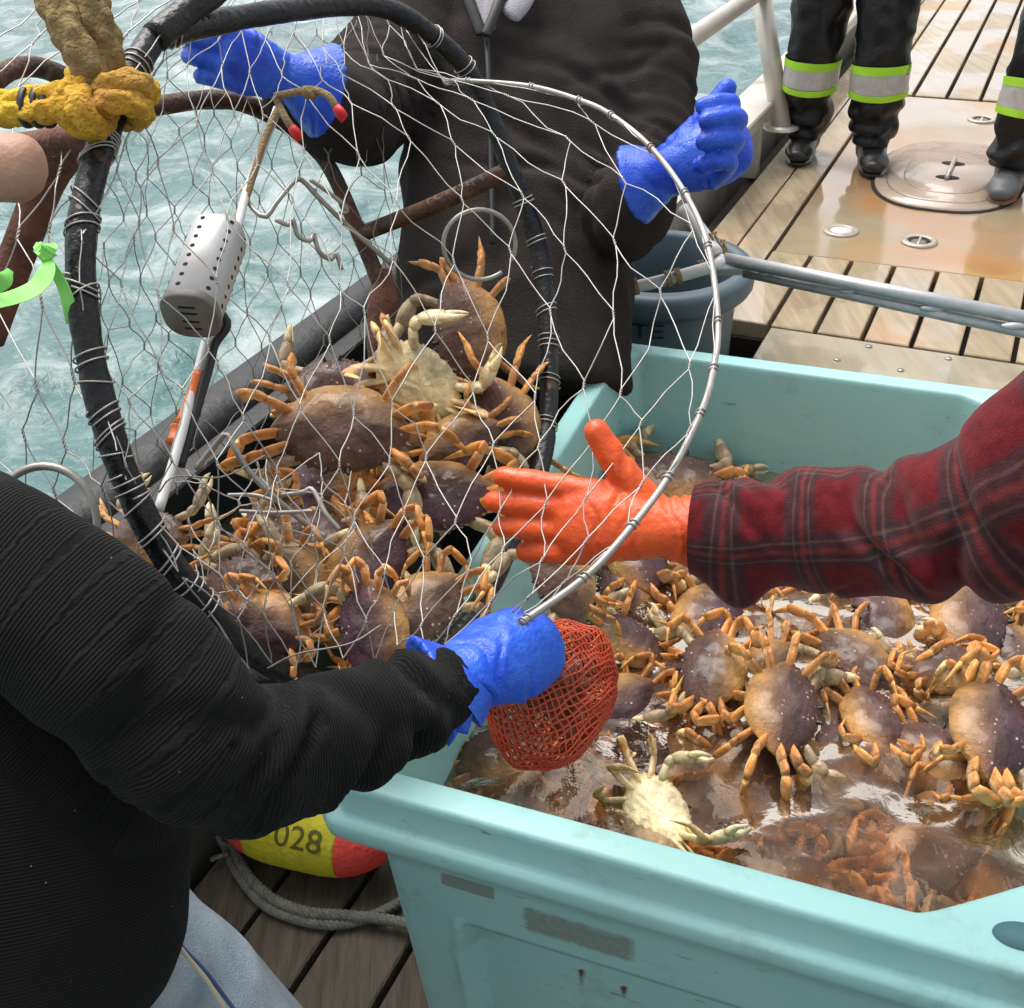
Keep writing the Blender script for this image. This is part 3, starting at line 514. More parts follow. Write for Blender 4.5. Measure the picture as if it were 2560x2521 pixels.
def seg_tube(p0, p1, r, ax, cT, cB, fl=.6, prof=(.7, 1., 1.05, .95, .75), sd=8):
    C = np.linspace(p0, p1, len(prof)); t = nrm(p1-p0); b_ = nrm(np.cross(ax, t)); a = np.linspace(0, 2*np.pi, sd, endpoint=False); v, c = [], []
    for q, k_ in zip(C, prof):
        for an in a:
            se = (abs(math.cos(an))**1.45+abs(math.sin(an))**1.45)**(-1/1.45); v.append(q+ax*math.cos(an)*se*r*k_*fl+b_*math.sin(an)*se*r*k_); w = np.clip(.42+.9*math.sin(an)*(1 if b_[2] >= 0 else -1), 0, 1); c.append(cT*w+cB*(1-w))
    n = len(prof); f = [(i*sd+j, i*sd+(j+1) % sd, (i+1)*sd+(j+1) % sd, (i+1)*sd+j) for i in range(n-1) for j in range(sd)]
    f += [tuple(range(sd))[::-1], tuple(range((n-1)*sd, n*sd))]
    return np.array(v), f, np.array(c)
def crab_mesh(seed, w, pose='walk', tone=0., claws=True):
    g = np.random.default_rng(seed); parts = []; c0 = np.array([0, -.02])
    purp = PURP*(1+.35*tone)+np.array([.03, .02, 0])*g.uniform(-.6, 1); tan = TAN*g.uniform(.85, 1.1)
    rs = np.array([.08, .2, .33, .46, .58, .69, .79, .87, .93, .97, 1.0]); V, C, S, F = [], [], [], []
    def bumps(x, y):
        b_ = .016*np.exp(-((x/.11)**2+((y-.12)/.09)**2))+.014*np.exp(-(((np.abs(x)-.24)/.12)**2+((y+.03)/.12)**2))+.012*np.exp(-((x/.07)**2+((y+.13)/.09)**2))
        b_ -= .014*np.exp(-(((np.abs(x)-.105)/.03)**2+((y+.02)/.10)**2))+.008*np.exp(-(((np.abs(x)-.2)/.1)**2+((y-.13)/.025)**2)); return b_
    for r in rs:
        p = c0+(OL-c0)*r; x, y = p[:, 0], p[:, 1]; z = .132*(1-r**2.7)**.8+1.25*bumps(x, y)*(1-r**6)
        V.append(np.stack([x, y, z], 1)); k_ = np.clip((-y-.0)/.26, 0, 1)*(.25+.75*r)+.35*smooth(.9, .98, r)*(y < .05)+.12*smooth(.2, -.1, y); k_ = np.clip(k_*1.0, 0, 1)[:, None]
        cc = purp*(1-k_)+tan*k_; cc = cc*(1-.25*smooth(.93, 1, r)*(y > 0)[:, None])
        if r == 1.0: cc = np.where((y > -.02)[:, None], cc*.7+np.array([.5, .33, .1])*.3, tan*1.25)
        C.append(cc); S.append(np.full(NO, 1.0 if r < .95 else .4)*(.35+.65*smooth(-.22, .05, y)))
    for r in rs[::-1]:
        r2 = r*.985; p = c0+(OL-c0)*r2; x, y = p[:, 0], p[:, 1]; z = -.012-.105*(1-r**4)**.7
        br = np.clip(1-np.abs(x)/.34, 0, 1); z += .010*np.cos((y+.4*np.abs(x))*2*np.pi/.085)*br*(r < .95)
        z -= .014*(np.abs(x) < .05+.12*np.clip(-y-.02, 0, .3))*(y < .06)*(r < .9)
        V.append(np.stack([x, y, z], 1)); e = smooth(.82, 1, r); C.append(np.tile(CREAM*(1-.25*e)*g.uniform(.92, 1.02), (NO, 1))*(1-.16*(np.cos((y+.4*np.abs(x))*2*np.pi/.085) > .3)*br)[:, None]); S.append(np.zeros(NO))
    n = len(V); F = [(i*NO+j, i*NO+(j+1) % NO, (i+1)*NO+(j+1) % NO, (i+1)*NO+j) for i in range(n-1) for j in range(NO)]
    F = [q[::-1] for q in F]; F += [tuple(range(NO)), tuple(range((n-1)*NO, n*NO))[::-1]]
    parts.append((np.vstack(V), F, np.vstack(C), np.concatenate(S)))
    def add(q): parts.append((*q, np.zeros(len(q[0]))))
    def dr(az, el): return np.array([math.cos(az)*math.cos(el), math.sin(az)*math.cos(el), math.sin(el)])
    EL = {'walk': (28, 5, -48, -72), 'limp': (4, -18, -50, -40), 'up': (-8, -40, -85, -120), 'flat': (14, 2, -12, -28), 'fold': (26, 12, -6, -14)}[pose]
    for s in (-1, 1):
        for k_, (bx, by, az, ln) in enumerate(((.33, .10, 28, 1.), (.34, .0, 6, 1.06), (.31, -.10, -20, 1.0), (.25, -.19, -48, .82))):
            az = math.radians(az+g.normal(0, 9)); jit = g.normal(0, 10, 4); yaw = g.normal(0, 9, 4)+np.array([0, 6, 14, 18] if pose != 'fold' else [0, 34, 128, 150])*(-1 if (k_ > 1) == (g.random() < .85) else 1)
            if g.random() < .25: jit = jit+np.array([8, -20, -55, -60])
            p = np.array([bx, by, -.05]); rad = .082*(1 if k_ < 3 else .85)
            for j, (L_, r_, prof) in enumerate(((.30, 1., (.78, .92, 1., 1.03, .92)), (.12, .92, (.8, .98, 1.05, 1.0, .82)), (.23, .92, (.72, 1.0, 1.08, 1.0, .72)), (.25, .60, (1., .88, .66, .38, .04)))):
                e = math.radians(EL[j]+jit[j]); a_ = az+math.radians(yaw[j]); d = dr(a_, e); q = p+d*L_*ln*.92; ax = np.array([-math.sin(a_), math.cos(a_), 0])
                dk = g.uniform(.08, .5); cT = (DKP*dk+ORNG*(1-dk), ORNG*.6+DKP*.4, ORNG*(1-dk*.5)+DKP*dk*.5, ORNG*.7+YEL*.3)[j]; cB = (CREAM*.85+ORNG*.15, CREAM*.7+ORNG*.3, CREAM*.45+YEL*.4+ORNG*.15, CREAM*.3+YEL*.7)[j]
                v, f, c = seg_tube(p, q, rad*r_, ax, cT, cB, .46, prof); c = c*np.interp(np.arange(len(prof)), [0, 1, len(prof)-2, len(prof)-1], (1.25, .95, 1., .7)).repeat(8)[:, None]
                if s < 0: v = v*[-1, 1, 1]; f = [q_[::-1] for q_ in f]
                add((v, f, c)); p = q-d*.004
        if claws:
            a0 = g.normal(0, 10); op = g.uniform(4, 16); p = np.array([.26, .20, -.055])
            ch = [(35+a0, .19, .070, 5), (62+a0, .12, .080, -8), (118+a0, .25, .105, -20)]
            if g.random() < .35: ch = [(20+a0, .22, .070, 0), (40+a0, .12, .080, -10), (75+a0, .25, .10, -25)]
            for j, (az, L_, r_, el) in enumerate(ch):
                a_ = math.radians(az); d = dr(a_, math.radians(el)); q = p+d*L_; ax = np.array([-math.sin(a_), math.cos(a_), 0])
                v, f, c = seg_tube(p, q, r_, ax, (DKP*.4+purp*.25+CREAM*.35)*1.0, CREAM*.97, .68, ((.8, 1., 1., .9), (.8, 1.1, 1.1, .85), (.6, .95, 1.08, 1.0, .85))[j])
                if s < 0: v = v*[-1, 1, 1]; f = [q_[::-1] for q_ in f]
                add((v, f, c)); last = (a_, d, ax, p); p = q-d*.015
            a_, d, ax, _ = last; b_ = nrm(np.cross(ax, d)); b_ = b_ if b_[2] > 0 else -b_
            for sg, base, tone2 in ((-1, CREAM, 1.), (1, CREAM*.8+DKP*.3, .9)):      # fixed finger and moving finger
                o0 = p+b_*sg*.044; tip = p+d*.23+b_*sg*(.010+.002*op)
                md = p+d*.13+b_*sg*(.058+.002*op); C3 = spline([o0, md, tip], 6)
                v, f = loft(C3, np.array([.055, .052, .043, .032, .019, .003]), np.array([.046, .044, .036, .026, .016, .003]), hint=b_, seg=7); c = np.tile(base, (len(v), 1))*np.linspace(.95, 1.1, 6).repeat(7)[:, None]
                if s < 0: v = v*[-1, 1, 1]; f = [q_[::-1] for q_ in f]
                add((v, f, c))
        v, f = loft([[s*.075, .29, .03], [s*.085, .325, .045]], [.02, .017], seg=8, rnd=True); add((v, f, np.tile([.02, .015, .012], (len(v), 1))))
    V, F, o = [], [], 0
    for v, f, c, s_ in parts: V.append(v); F += [tuple(i+o for i in q) for q in f]; o += len(v)
    return np.vstack(V)*w, F, np.vstack([p[2] for p in parts]), np.concatenate([p[3] for p in parts])
NCRAB = [0]
def crab(pos, fwd, nor, w, label, group, pose='walk', tone=0., seed=None):
    NCRAB[0] += 1; v, f, c, s = crab_mesh(seed or NCRAB[0]*17+3, w, pose, tone)
    Z = nrm(nor); Y = nrm(fwd-Z*(fwd@Z)); X = np.cross(Y, Z)
    o = make('crab', v, f, M_CRAB, attrs={'Col': np.clip(c, 0, 1), 'spk': s}, label=label, cat='crab', group=group)
    o.matrix_world = Matrix(((X[0], Y[0], Z[0], pos[0]), (X[1], Y[1], Z[1], pos[1]), (X[2], Y[2], Z[2], pos[2]), (0, 0, 0, 1)))
    return o
def cimg(th): t = math.radians(th); return RT*math.cos(t)+UP*math.sin(t)
GP, GT = 'crabs in the tipped pot', 'crabs in the tote'
POT = [  # x, y, depth, facing angle, width px, tilt right, tilt up, pose, label
 (885, 625, 1.86, 188, 172, .05, .10, 'limp', 'topmost crab, tan backed and standing on edge against the dark jacket'),
 (790, 722, 1.74, 48, 165, .25, -.35, 'up', 'crab lying belly up with cream underside at the top of the pot heap'),
 (645, 812, 1.56, -93, 215, -.02, .22, 'walk', 'big purple brown crab facing down at the left of the pot heap'),
 (632, 735, 1.74, 95, 150, .0, .1, 'walk', 'crab peeking out behind the big left crab in the pot'),
 (868, 838, 1.72, -62, 140, .1, .1, 'limp', 'dark crab just below the belly up crab'),
 (958, 812, 1.78, 195, 165, .2, .0, 'limp', 'crab on edge with tan margin beside the black ring tube'),
 (612, 928, 1.66, 165, 150, -.1, .2, 'fold', 'dark wet crab half hidden below the big left crab'),
 (815, 938, 1.60, -86, 190, .0, .75, 'fold', 'mauve crab lying level in front of the orange fingertips'),
 (690, 1075, 1.42, -32, 165, -.1, .3, 'fold', 'tan and purple crab above the black sleeve in the pot'),
 (552, 1100, 1.40, 205, 150, -.1, .15, 'fold', 'dark crab behind the tangled wire near the black tube'),
 (455, 1105, 1.36, 100, 130, -.3, .1, 'fold', 'crab squeezed against the lower end of the black tube'),
 (575, 1020, 1.50, 85, 150, .0, .45, 'fold', 'reddish crab with folded orange legs at the left of the heap'),
 (705, 1190, 1.28, 190, 150, .1, .25, 'fold', 'crab sitting lowest in the pot right above the black sleeve'),
 (795, 1150, 1.36, -50, 150, .1, .5, 'fold', 'pinkish crab beside the blue glove in the pot'),
 (282, 1015, 1.45, 90, 120, -.2, .1, 'limp', 'crab mostly hidden between black sweater and black tube'),
 (735, 880, 1.74, -70, 160, 0, .2, 'fold', 'crab buried behind the big left crab and the mauve crab'),
 (505, 1010, 1.55, 140, 140, -.1, .2, 'fold', 'crab behind the tangle of wire left of the reddish crab'),
 (628, 1150, 1.42, 60, 150, 0, .2, 'fold', 'crab between the two lowest crabs of the pot heap'),
 (740, 1000, 1.64, 150, 160, 0, .3, 'fold', 'crab underneath the mauve crab in the pot'),
 (500, 1180, 1.30, 250, 140, -.1, .2, 'fold', 'crab beside the end of the black tube just above the sweater'),
]
for i, (x, y, d, th, wp, tx, ty, pose, lb) in enumerate(POT):
    n_ = RT*tx+UP*ty-FW
    if 'belly up' in lb and i == 1: n_ = -n_*np.array([1, 1, 1])
    crab(A(x, y, d), cimg(th), n_, m(wp*(1.36 if y > 900 else 1.24), d), lb, GP, pose, tone=rng.uniform(-.2, .3), seed=100+i*7)
crab(A(1062, 1092, 1.40), cimg(205), RT*.3+UP*.3-FW, m(185, 1.40), 'crab dropping from the pot in front of the orange glove', GP, 'limp', .3, 333)
WZ = .585
TOTE = [
 (1190, 1210, .03, 60, 125, .35, -.2, 'fold', 'tan crab leaning upright just right of the red mesh bag'),
 (1335, 1165, .0, -35, 165, .0, .1, 'fold', 'purple crab with tan left edge below the plaid cuff'),
 (1345, 1262, .035, 160, 165, -.15, .2, 'fold', 'dark crab facing left in the middle of the tote'),
 (1478, 1335, .04, -22, 185, .15, .1, 'walk', 'large tan edged crab facing right in the middle of the tote'),
 (1622, 1248, .01, 225, 160, -.1, .1, 'flat', 'dark purple crab facing down left below the plaid sleeve'),
 (1668, 1160, .0, 185, 150, .1, .1, 'fold', 'crab close under the plaid sleeve facing left'),
 (1832, 1168, .03, -30, 190, .1, .1, 'walk', 'large tan and purple crab under the right end of the plaid sleeve'),
 (1785, 1262, .02, 100, 130, .1, -.1, 'fold', 'small pale tan crab between two larger crabs'),
 (1872, 1372, .05, -28, 205, .2, .1, 'fold', 'biggest dark crab at the right edge of the photo'),
 (1505, 1168, -.02, 130, 140, .0, .0, 'walk', 'crab half under water below the middle of the plaid sleeve'),
 (1925, 1240, .0, 200, 150, .0, .0, 'fold', 'brown crab cut by the right edge above the biggest crab'),
 (1270, 905, .03, 80, 170, .0, .0, 'fold', 'crab against the far wall of the tote behind the orange glove'),
 (1200, 1050, .03, 20, 150, .0, .1, 'walk', 'dark crab below the orange glove wrist'),
 (1185, 1105, .0, 170, 150, .0, .1, 'flat', 'mauve crab under the falling crab'),
 (1320, 1465, -.045, -10, 185, .0, .0, 'fold', 'crab under the ripples right of the belly up crab'),
 (1560, 1440, -.03, 120, 190, .0, .0, 'flat', 'purple crab just under water below the large middle crab'),
 (1770, 1565, -.035, -60, 200, .0, .1, 'fold', 'large mauve crab under rippling water near the tote corner'),
 (1480, 1560, -.08, 60, 175, .0, .0, 'flat', 'sunken crab near the front wall of the tote'),
 (1890, 1600, -.06, 10, 170, .0, .0, 'walk', 'sunken crab with orange legs at the right edge'),
 (955, 1425, .0, 100, 165, .0, .0, 'limp', 'brown crab in the splash below the red mesh bag'),
 (1640, 1640, -.09, 150, 170, .0, .0, 'flat', 'sunken crab in front of the tote corner gusset'),
 (1060, 1475, -.04, 20, 160, .0, .0, 'walk', 'crab below the mesh bag half covered by water'),
 (1420, 1105, -.01, 10, 150, .0, .0, 'fold', 'crab right under the drooping plaid cuff'),
]
for i, (x, y, dz, th, wp, tx, ty, pose, lb) in enumerate(TOTE):
    p = AZ(x, y, WZ+dz); d = (p-CP)@FW
    crab(p, RT*math.cos(math.radians(th))+UP*math.sin(math.radians(th))*1.0, ZZ*.8-FW*.35+RT*tx+UP*ty, m(wp*1.2, d), lb, GT, pose, tone=rng.uniform(-.2, .35), seed=400+i*11)
p = AZ(1240, 1535, WZ+.0); crab(p, cimg(30), -(ZZ*.8-FW*.4-RT*.25), m(185, (p-CP)@FW), 'crab floating belly up with cream underside near the front wall', GT, 'up', 0, 77)
sg_ = np.random.default_rng(77); done = [AZ(x, y, WZ) for x, y, *_ in TOTE]+[AZ(1240, 1535, WZ)]; tries = 0; n_ = 0
while n_ < 17 and tries < 3000:      # more crabs at the surface between the others
    tries += 1; a_, b_ = sg_.uniform(.20, 1.10), sg_.uniform(.19, .80); p = T0+TU*a_+TV*b_+ZZ*(WZ+sg_.uniform(-.02, .004)-.035*float(smooth(.55, .35, a_)))
    if min(np.linalg.norm((p-q)[:2]) for q in done) < .088 or (a_-.06)/.232+(TL_V-.06-b_)/.31 < 1.5 or (TL_U-.06-a_)/.232+(TL_V-.06-b_)/.31 < 1.4: continue
    done.append(p); n_ += 1; th = sg_.uniform(0, 6.28)
    crab(p, np.array([math.cos(th), math.sin(th), .1]), ZZ*.9-FW*.15+sg_.normal(0, .2, 3), sg_.uniform(.135, .175), 'brown crab half under water packed between the others in the tote', 'half sunken crabs in the tote', ('fold', 'flat', 'fold', 'walk')[n_ % 4], sg_.uniform(-.2, .4), seed=1500+n_)
for i in range(44):      # the deep layer that fills the tote
    a_, b_ = rng.uniform(.30, .96), rng.uniform(.28, .78); p = T0+TU*a_+TV*b_+ZZ*(WZ-rng.uniform(.06, .15)); th = rng.uniform(0, 6.28)
    crab(p, np.array([math.cos(th), math.sin(th), .1]), ZZ+rng.normal(0, .22, 3), rng.uniform(.16, .19), 'brown crab lying deeper in the murky tote water', 'sunken crabs in the tote', ('walk', 'flat', 'fold')[i % 3], rng.uniform(-.1, .4), seed=900+i)
# water in the tote
gu, gv = np.meshgrid(np.linspace(.068, TL_U-.068, 110), np.linspace(.068, TL_V-.068, 100), indexing='ij')
hh = np.zeros_like(gu); g = np.random.default_rng(5)
for i in range(26):
    lam = g.uniform(.03, .22); th = g.uniform(0, 6.28); hh += .0007*(lam/.1)**.8*np.sin((np.cos(th)*gu+np.sin(th)*gv)*6.28/lam+g.uniform(0, 6))
cz = np.minimum(np.minimum(gu-.078, TL_U-.078-gu), np.minimum(gv-.078, TL_V-.078-gv))
keep = lambda i, j: True
vv = (T0+gu[..., None]*TU+gv[..., None]*TV+ZZ*(WZ+hh)[..., None]).reshape(-1, 3); nv_ = gu.shape[1]
def inside(a_, b_):      # stay inside the gussets
    return not ((a_-.06)/.232+(TL_V-.06-b_)/.31 < .98 or (TL_U-.06-a_)/.232+(TL_V-.06-b_)/.31 < .98)
f = [(i*nv_+j, (i+1)*nv_+j, (i+1)*nv_+j+1, i*nv_+j+1) for i in range(gu.shape[0]-1) for j in range(nv_-1) if inside(gu[i, j], gv[i, j])]
wm, nt, L, b = node_mat('tote_water'); out = nt['Material Output']; tc = N(nt, 'TexCoord')
gl = N(nt, 'BsdfGlass'); gl.inputs['Color'].default_value = (.90, .80, .68, 1); gl.inputs['Roughness'].default_value = .0; gl.inputs['IOR'].default_value = 1.33
n1 = N(nt, 'TexNoise', i_Scale=26., i_Detail=4., i_Distortion=.8); L.new(tc.outputs['Object'], n1.inputs['Vector'])
bp = N(nt, 'Bump', i_Strength=.22, i_Distance=.008); L.new(n1.outputs[0], bp.inputs['Height']); L.new(bp.outputs[0], gl.inputs['Normal'])
df = N(nt, 'BsdfDiffuse'); df.inputs['Color'].default_value = (.085, .046, .032, 1); ms = N(nt, 'MixShader'); ms.inputs[0].default_value = .34
L.new(gl.outputs[0], ms.inputs[1]); L.new(df.outputs[0], ms.inputs[2]); L.new(ms.outputs[0], out.inputs['Surface'])
make('water', vv, f, wm, kind='structure')

# ---------------------------------------------------------------- crab pot: two rubber wrapped rings, struts, wire nets, lid hoop
def dA(x, y): return 1/(.8897-.3843e-3*x+7.81e-5*y)        # plane of the open ring
RA = [(290, 70), (232, 165), (196, 260), (165, 370), (152, 480), (158, 590), (172, 680), (196, 780), (236, 900), (300, 1030), (375, 1130), (480, 1235), (640, 1300), (780, 1265), (890, 1165), (965, 1020), (1020, 880), (1036, 750), (1034, 620), (1015, 465), (965, 321), (900, 160), (830, 80), (745, 22), (650, 8), (500, 26), (380, 48)]
rA = np.array([A(x, y, dA(x, y)) for x, y in RA]); rA = spline(np.vstack([rA, rA[:1]]), 261)[:-1]
nA = nrm(np.cross(rA[60]-rA[0], rA[150]-rA[0])); nA = nA if nA@RT < 0 else -nA
cA = rA.mean(0); PH = .34; rB = cA+(rA-cA)*.98+nA*PH
_w = np.array([smooth(560, 330, ((p-CP)@RT)/((p-CP)@FW)*FPX/K+1280/K)*smooth(-.15, .12, (p-cA)@UP) for p in rA]); rB = rB+np.outer(_w, UP)*.10
for _ in range(8): rB = .5*rB+.25*(np.roll(rB, 1, 0)+np.roll(rB, -1, 0))
pot = empty('crab_pot', cA, 'round crab pot of black rubber wrapped rings and wire net tipped over the tote', 'crab pot')
def wrap_r(n, r, amp, seed): g = np.random.default_rng(seed); k_ = np.repeat(g.uniform(1-amp, 1+amp*.4, n//4+2), 4)[:n]; return r*k_
vv, f = loft(np.repeat(rA, 2, 0)+0 if 0 else rA, wrap_r(260, .0158, .09, 1), seg=16, closed=True); part(pot, 'open_ring', vv, f, M_RUBBER)
vv, f = loft(rB, wrap_r(260, .0150, .08, 2), seg=14, closed=True); part(pot, 'bottom_ring', vv, f, M_RUSTY)
def near(ring, x, y):
    q = [abs(((p-CP)@RT)/((p-CP)@FW)*FPX/K+1280/K-x)+abs(-((p-CP)@UP)/((p-CP)@FW)*FPX/K+1260.5/K-y) for p in ring]; return int(np.argmin(q))
for x, y, mt, r in ((978, 320, M_RUSTY, .0145), (200, 245, M_RUST, .015), (560, 1270, M_RUBBER, .014)):
    i = near(rA, x, y); a_, b_ = rA[i], rB[i]
    vv, f = tube([a_, a_*.5+b_*.5+nA*0+UP*-.004, b_], r, seg=12, n=14); part(pot, 'strut', vv, f, mt)
vv, f = tube([A(150, 265, 1.33), A(95, 330, 1.35), A(45, 450, 1.38), A(-25, 640, 1.42)], [.0215]*18, seg=14, n=18); part(pot, 'rusty_bar', vv, f, M_RUST)
vv, f = tube([A(292, 72, 1.27), A(360, 15, 1.30), A(430, -35, 1.33), A(520, -110, 1.36)], wrap_r(24, .0165, .06, 4), seg=16, n=24); part(pot, 'handle_bar', vv, f, M_RUBBER)
i = near(rB, 735, 560); c = rB[i]
vv, f = loft(spline([c+UP*.05, c-UP*.02, c-UP*.09, c-UP*.15], 16), [.015, .018, .022, .026, .03, .031, .031, .03, .031, .03, .031, .03, .029, .026, .02, .012], seg=14); part(pot, 'rust_weight', vv, f, M_RUST)
# windings of thin wire round the open ring
g = np.random.default_rng(9)
for x, y, turns in ((255, 130, 3), (215, 205, 1), (196, 262, 3), (186, 292, 2), (162, 390, 2), (155, 425, 2), (152, 540, 2), (155, 560, 1), (160, 690, 2), (175, 720, 1), (190, 775, 2), (205, 830, 2), (220, 870, 1), (240, 915, 3), (262, 960, 1), (290, 1010, 2), (320, 1060, 2), (350, 1095, 2), (385, 1140, 2), (815, 65, 2), (880, 130, 2), (985, 380, 2), (1010, 450, 2), (1020, 520, 2), (1030, 590, 2), (1034, 650, 3), (1036, 720, 2), (1030, 800, 2), (330, 55, 2)):
    i = near(rA, x, y); c = rA[i]; t = nrm(rA[(i+1) % 260]-rA[i-1]); n1 = nrm(np.cross(t, FW)); n2 = np.cross(t, n1)
    q = np.linspace(0, 6.283*turns, 18*turns); ph = g.uniform(0, 6); lean = g.normal(0, .006)
    P = c+np.outer(np.cos(q+ph), n1)*.0172+np.outer(np.sin(q+ph), n2)*.0172+np.outer((q/6.28-turns/2)*g.uniform(.004, .012)+lean*np.cos(q+ph), t)
    vv, f = tube(P, .0011, seg=5); part(pot, 'wire_winding', vv, f, M_WIRE)
# nets
def hexnet(fn, nu, nv, r, jit, seed, twist=.10, dj=.01, hang=.012):
    g = np.random.default_rng(seed); nodes = {}; parts = []
    for j in range(-1, nv+1):
        for i in range(-1, nu+1):
            s = (i+.5*(j % 2)+g.normal(0, jit))/nu; t = (j+g.normal(0, jit))/nv; nodes[i, j] = (s, t, g.normal(0, dj))
    def P(n, dt): s, t, d = nodes[n]; return fn(min(1, max(0, s)), min(1, max(0, t+dt/nv)), d)
    def wire(a, b_, sag=1.):
        d = b_-a; L_ = np.linalg.norm(d)
        if L_ < 1e-4: return
        e = g.normal(0, 1, 3)*L_*.022*sag; e2 = g.normal(0, 1, 3)*L_*.018*sag
        q = np.array([a, a+d*.25+e, a+d*.5+e*1.2+e2, a+d*.75+e2, b_]); parts.append(loft(q, r, seg=5, cap=False))
    for (i, j) in nodes:
        s, t, _ = nodes[i, j]
        if not (0 <= j and -.06 < s < 1.06): continue
        a, b_ = P((i, j), -twist), P((i, j), twist)
        if 0 < s < 1 and j < nv: # twisted knot
            d = b_-a; q = np.linspace(0, 1, 9); n1 = nrm(np.cross(d, FW)); n2 = nrm(np.cross(d, n1))
            for ph in (0, 3.14): parts.append(loft(a+np.outer(q, d)+np.outer(np.cos(q*9.4+ph), n1)*r*1.25+np.outer(np.sin(q*9.4+ph), n2)*r*1.25, r, seg=5, cap=False))
        o = j % 2
        for ii in (i-1+o, i+o):
            if (ii, j+1) in nodes and 0 <= j < nv: wire(P((i, j), twist), P((ii, j+1), -twist))
    return cat_m(parts)
LB = spline([(520, -60), (430, -40), (330, 40), (245, 150), (200, 250), (152, 480), (168, 640), (240, 910), (330, 1070), (410, 1175), (470, 1262)], 200)
HOOP = [(840, 155, 1.66), (880, 153, 1.62), (1000, 163, 1.56), (1090, 188, 1.50), (1150, 215, 1.46), (1225, 275, 1.40), (1290, 360, 1.34), (1335, 460, 1.28), (1355, 600, 1.21), (1348, 690, 1.17), (1325, 775, 1.13), (1265, 895, 1.08), (1200, 985, 1.04), (1110, 1085, 1.0), (1000, 1165, .975), (985, 1176, .97)]
RBd = spline([(640, 0, 1.62), (760, 30, 1.70)]+HOOP, 200)
def net_front(s, t, d):
    k_ = t*199; i = int(min(198, k_)); w = k_-i; l = LB[i]*(1-w)+LB[i+1]*w; r = RBd[i]*(1-w)+RBd[i+1]*w
    x = l[0]*(1-s)+r[0]*s; y = l[1]*(1-s)+r[1]*s+40*math.sin(math.pi*s)*(t-.3)
    dl = dA(l[0], l[1])-.018; dep = dl*(1-s)+r[2]*s+math.sin(math.pi*s)*(.17+.05*math.sin(7*s+5*t))*(1-.35*t)-.07*math.sin(math.pi*s)*smooth(.55, 1., t)
    return A(x, y, dep+d)
vv, f = hexnet(net_front, 11, 14, .00078, .14, 21, twist=.06); part(pot, 'front_net', vv, f, M_WIRE)
def net_side(s, t, d):
    k_ = t*199; i = int(min(198, k_)); l = LB[i]; x = l[0]*(1-s)+(l[0]-330)*s; y = l[1]+20*s; return A(x, y, dA(l[0], l[1])*(1-s)+(dA(l[0], l[1])+.2)*s+d)
vv, f = hexnet(net_side, 4, 12, .0009, .12, 22); part(pot, 'side_net', vv, f, M_WIRE)
def net_back(s, t, d):
    x = 205+s*(500+120*t)-30*t; y = 95+t*800-(1-t)*60*s; return A(x, y, 1.60+.42*s+d+.0*t-.05*math.sin(3.1*t))
vv, f = hexnet(net_back, 10, 13, .0008, .16, 23); part(pot, 'bottom_net', vv, f, M_WIREDK)
def net_tangle(s, t, d):
    x = 320+s*330+60*math.sin(2*t); y = 890+t*360-40*s; return A(x, y, 1.30+.12*s-.05*t+d*1.5)
vv, f = hexnet(net_tangle, 5, 7, .0009, .25, 24); part(pot, 'tangled_net', vv, f, M_WIRE)
vv, f = tube([A(*p) for p in HOOP], .0035, seg=10, n=90); part(pot, 'lid_hoop', vv, f, M_WIRE)
for i in range(0, len(HOOP)-1):
    c = A(*HOOP[i]); t = nrm(A(*HOOP[i+1])-c); n1 = nrm(np.cross(t, FW)); n2 = np.cross(t, n1); q = np.linspace(0, 12, 22)
    vv, f = tube(c+np.outer(np.cos(q), n1)*.0046+np.outer(np.sin(q), n2)*.0046+np.outer(q*.0009, t), .0009, seg=5); part(pot, 'hoop_tie', vv, f, M_WIRE)
# loose wires at the bottom of the net
for P in ([(505, 1262, 1.16), (560, 1235, 1.15), (660, 1215, 1.14), (720, 1180, 1.15)], [(300, 930, 1.2), (330, 900, 1.2), (420, 900, 1.24), (500, 860, 1.3)]):
    vv, f = tube([A(*p) for p in P], .0010, seg=5, n=24); part(pot, 'loose_wire', vv, f, M_WIREDK)
# trigger gates and steel ring
def rod(P, r, name='trigger_rod', mt=M_STEEL, n=40): vv, f = tube([A(*p) for p in P], r, seg=8, n=n); return part(pot, name, vv, f, mt)
rod([(457, 350, 1.58), (470, 385, 1.57), (500, 410, 1.56), (522, 382, 1.57), (556, 342, 1.60), (572, 342, 1.62), (600, 372, 1.64), (660, 430, 1.70), (740, 500, 1.78)], .0038)
rod([(586, 340, 1.62), (615, 360, 1.64), (650, 388, 1.67), (655, 400, 1.68), (640, 402, 1.67)], .003)
rod([(520, 415, 1.56), (545, 425, 1.57), (552, 412, 1.57), (562, 445, 1.58), (585, 455, 1.59), (592, 442, 1.60), (602, 475, 1.60), (625, 490, 1.62), (634, 478, 1.62), (645, 510, 1.63)], .0034)
rod([(370, 885, 1.36), (415, 830, 1.35), (428, 820, 1.35), (445, 850, 1.35), (470, 890, 1.36), (530, 950, 1.38), (600, 1005, 1.40), (615, 1012, 1.40)], .0040)
rod([(530, 935, 1.37), (570, 930, 1.37), (590, 925, 1.37), (615, 970, 1.36), (640, 1000, 1.36)], .0034)
rod([(430, 935, 1.34), (480, 935, 1.34), (515, 945, 1.34)], .0026); rod([(452, 965, 1.34), (520, 968, 1.34), (590, 965, 1.33)], .0026)
q = np.linspace(0, 5.9, 40); vv, f = tube([A(905+68*math.cos(a+.9), 462+66*math.sin(a+.9), 1.74+.04*math.cos(a)) for a in q], .0036, seg=8); part(pot, 'escape_ring', vv, f, M_STEEL)
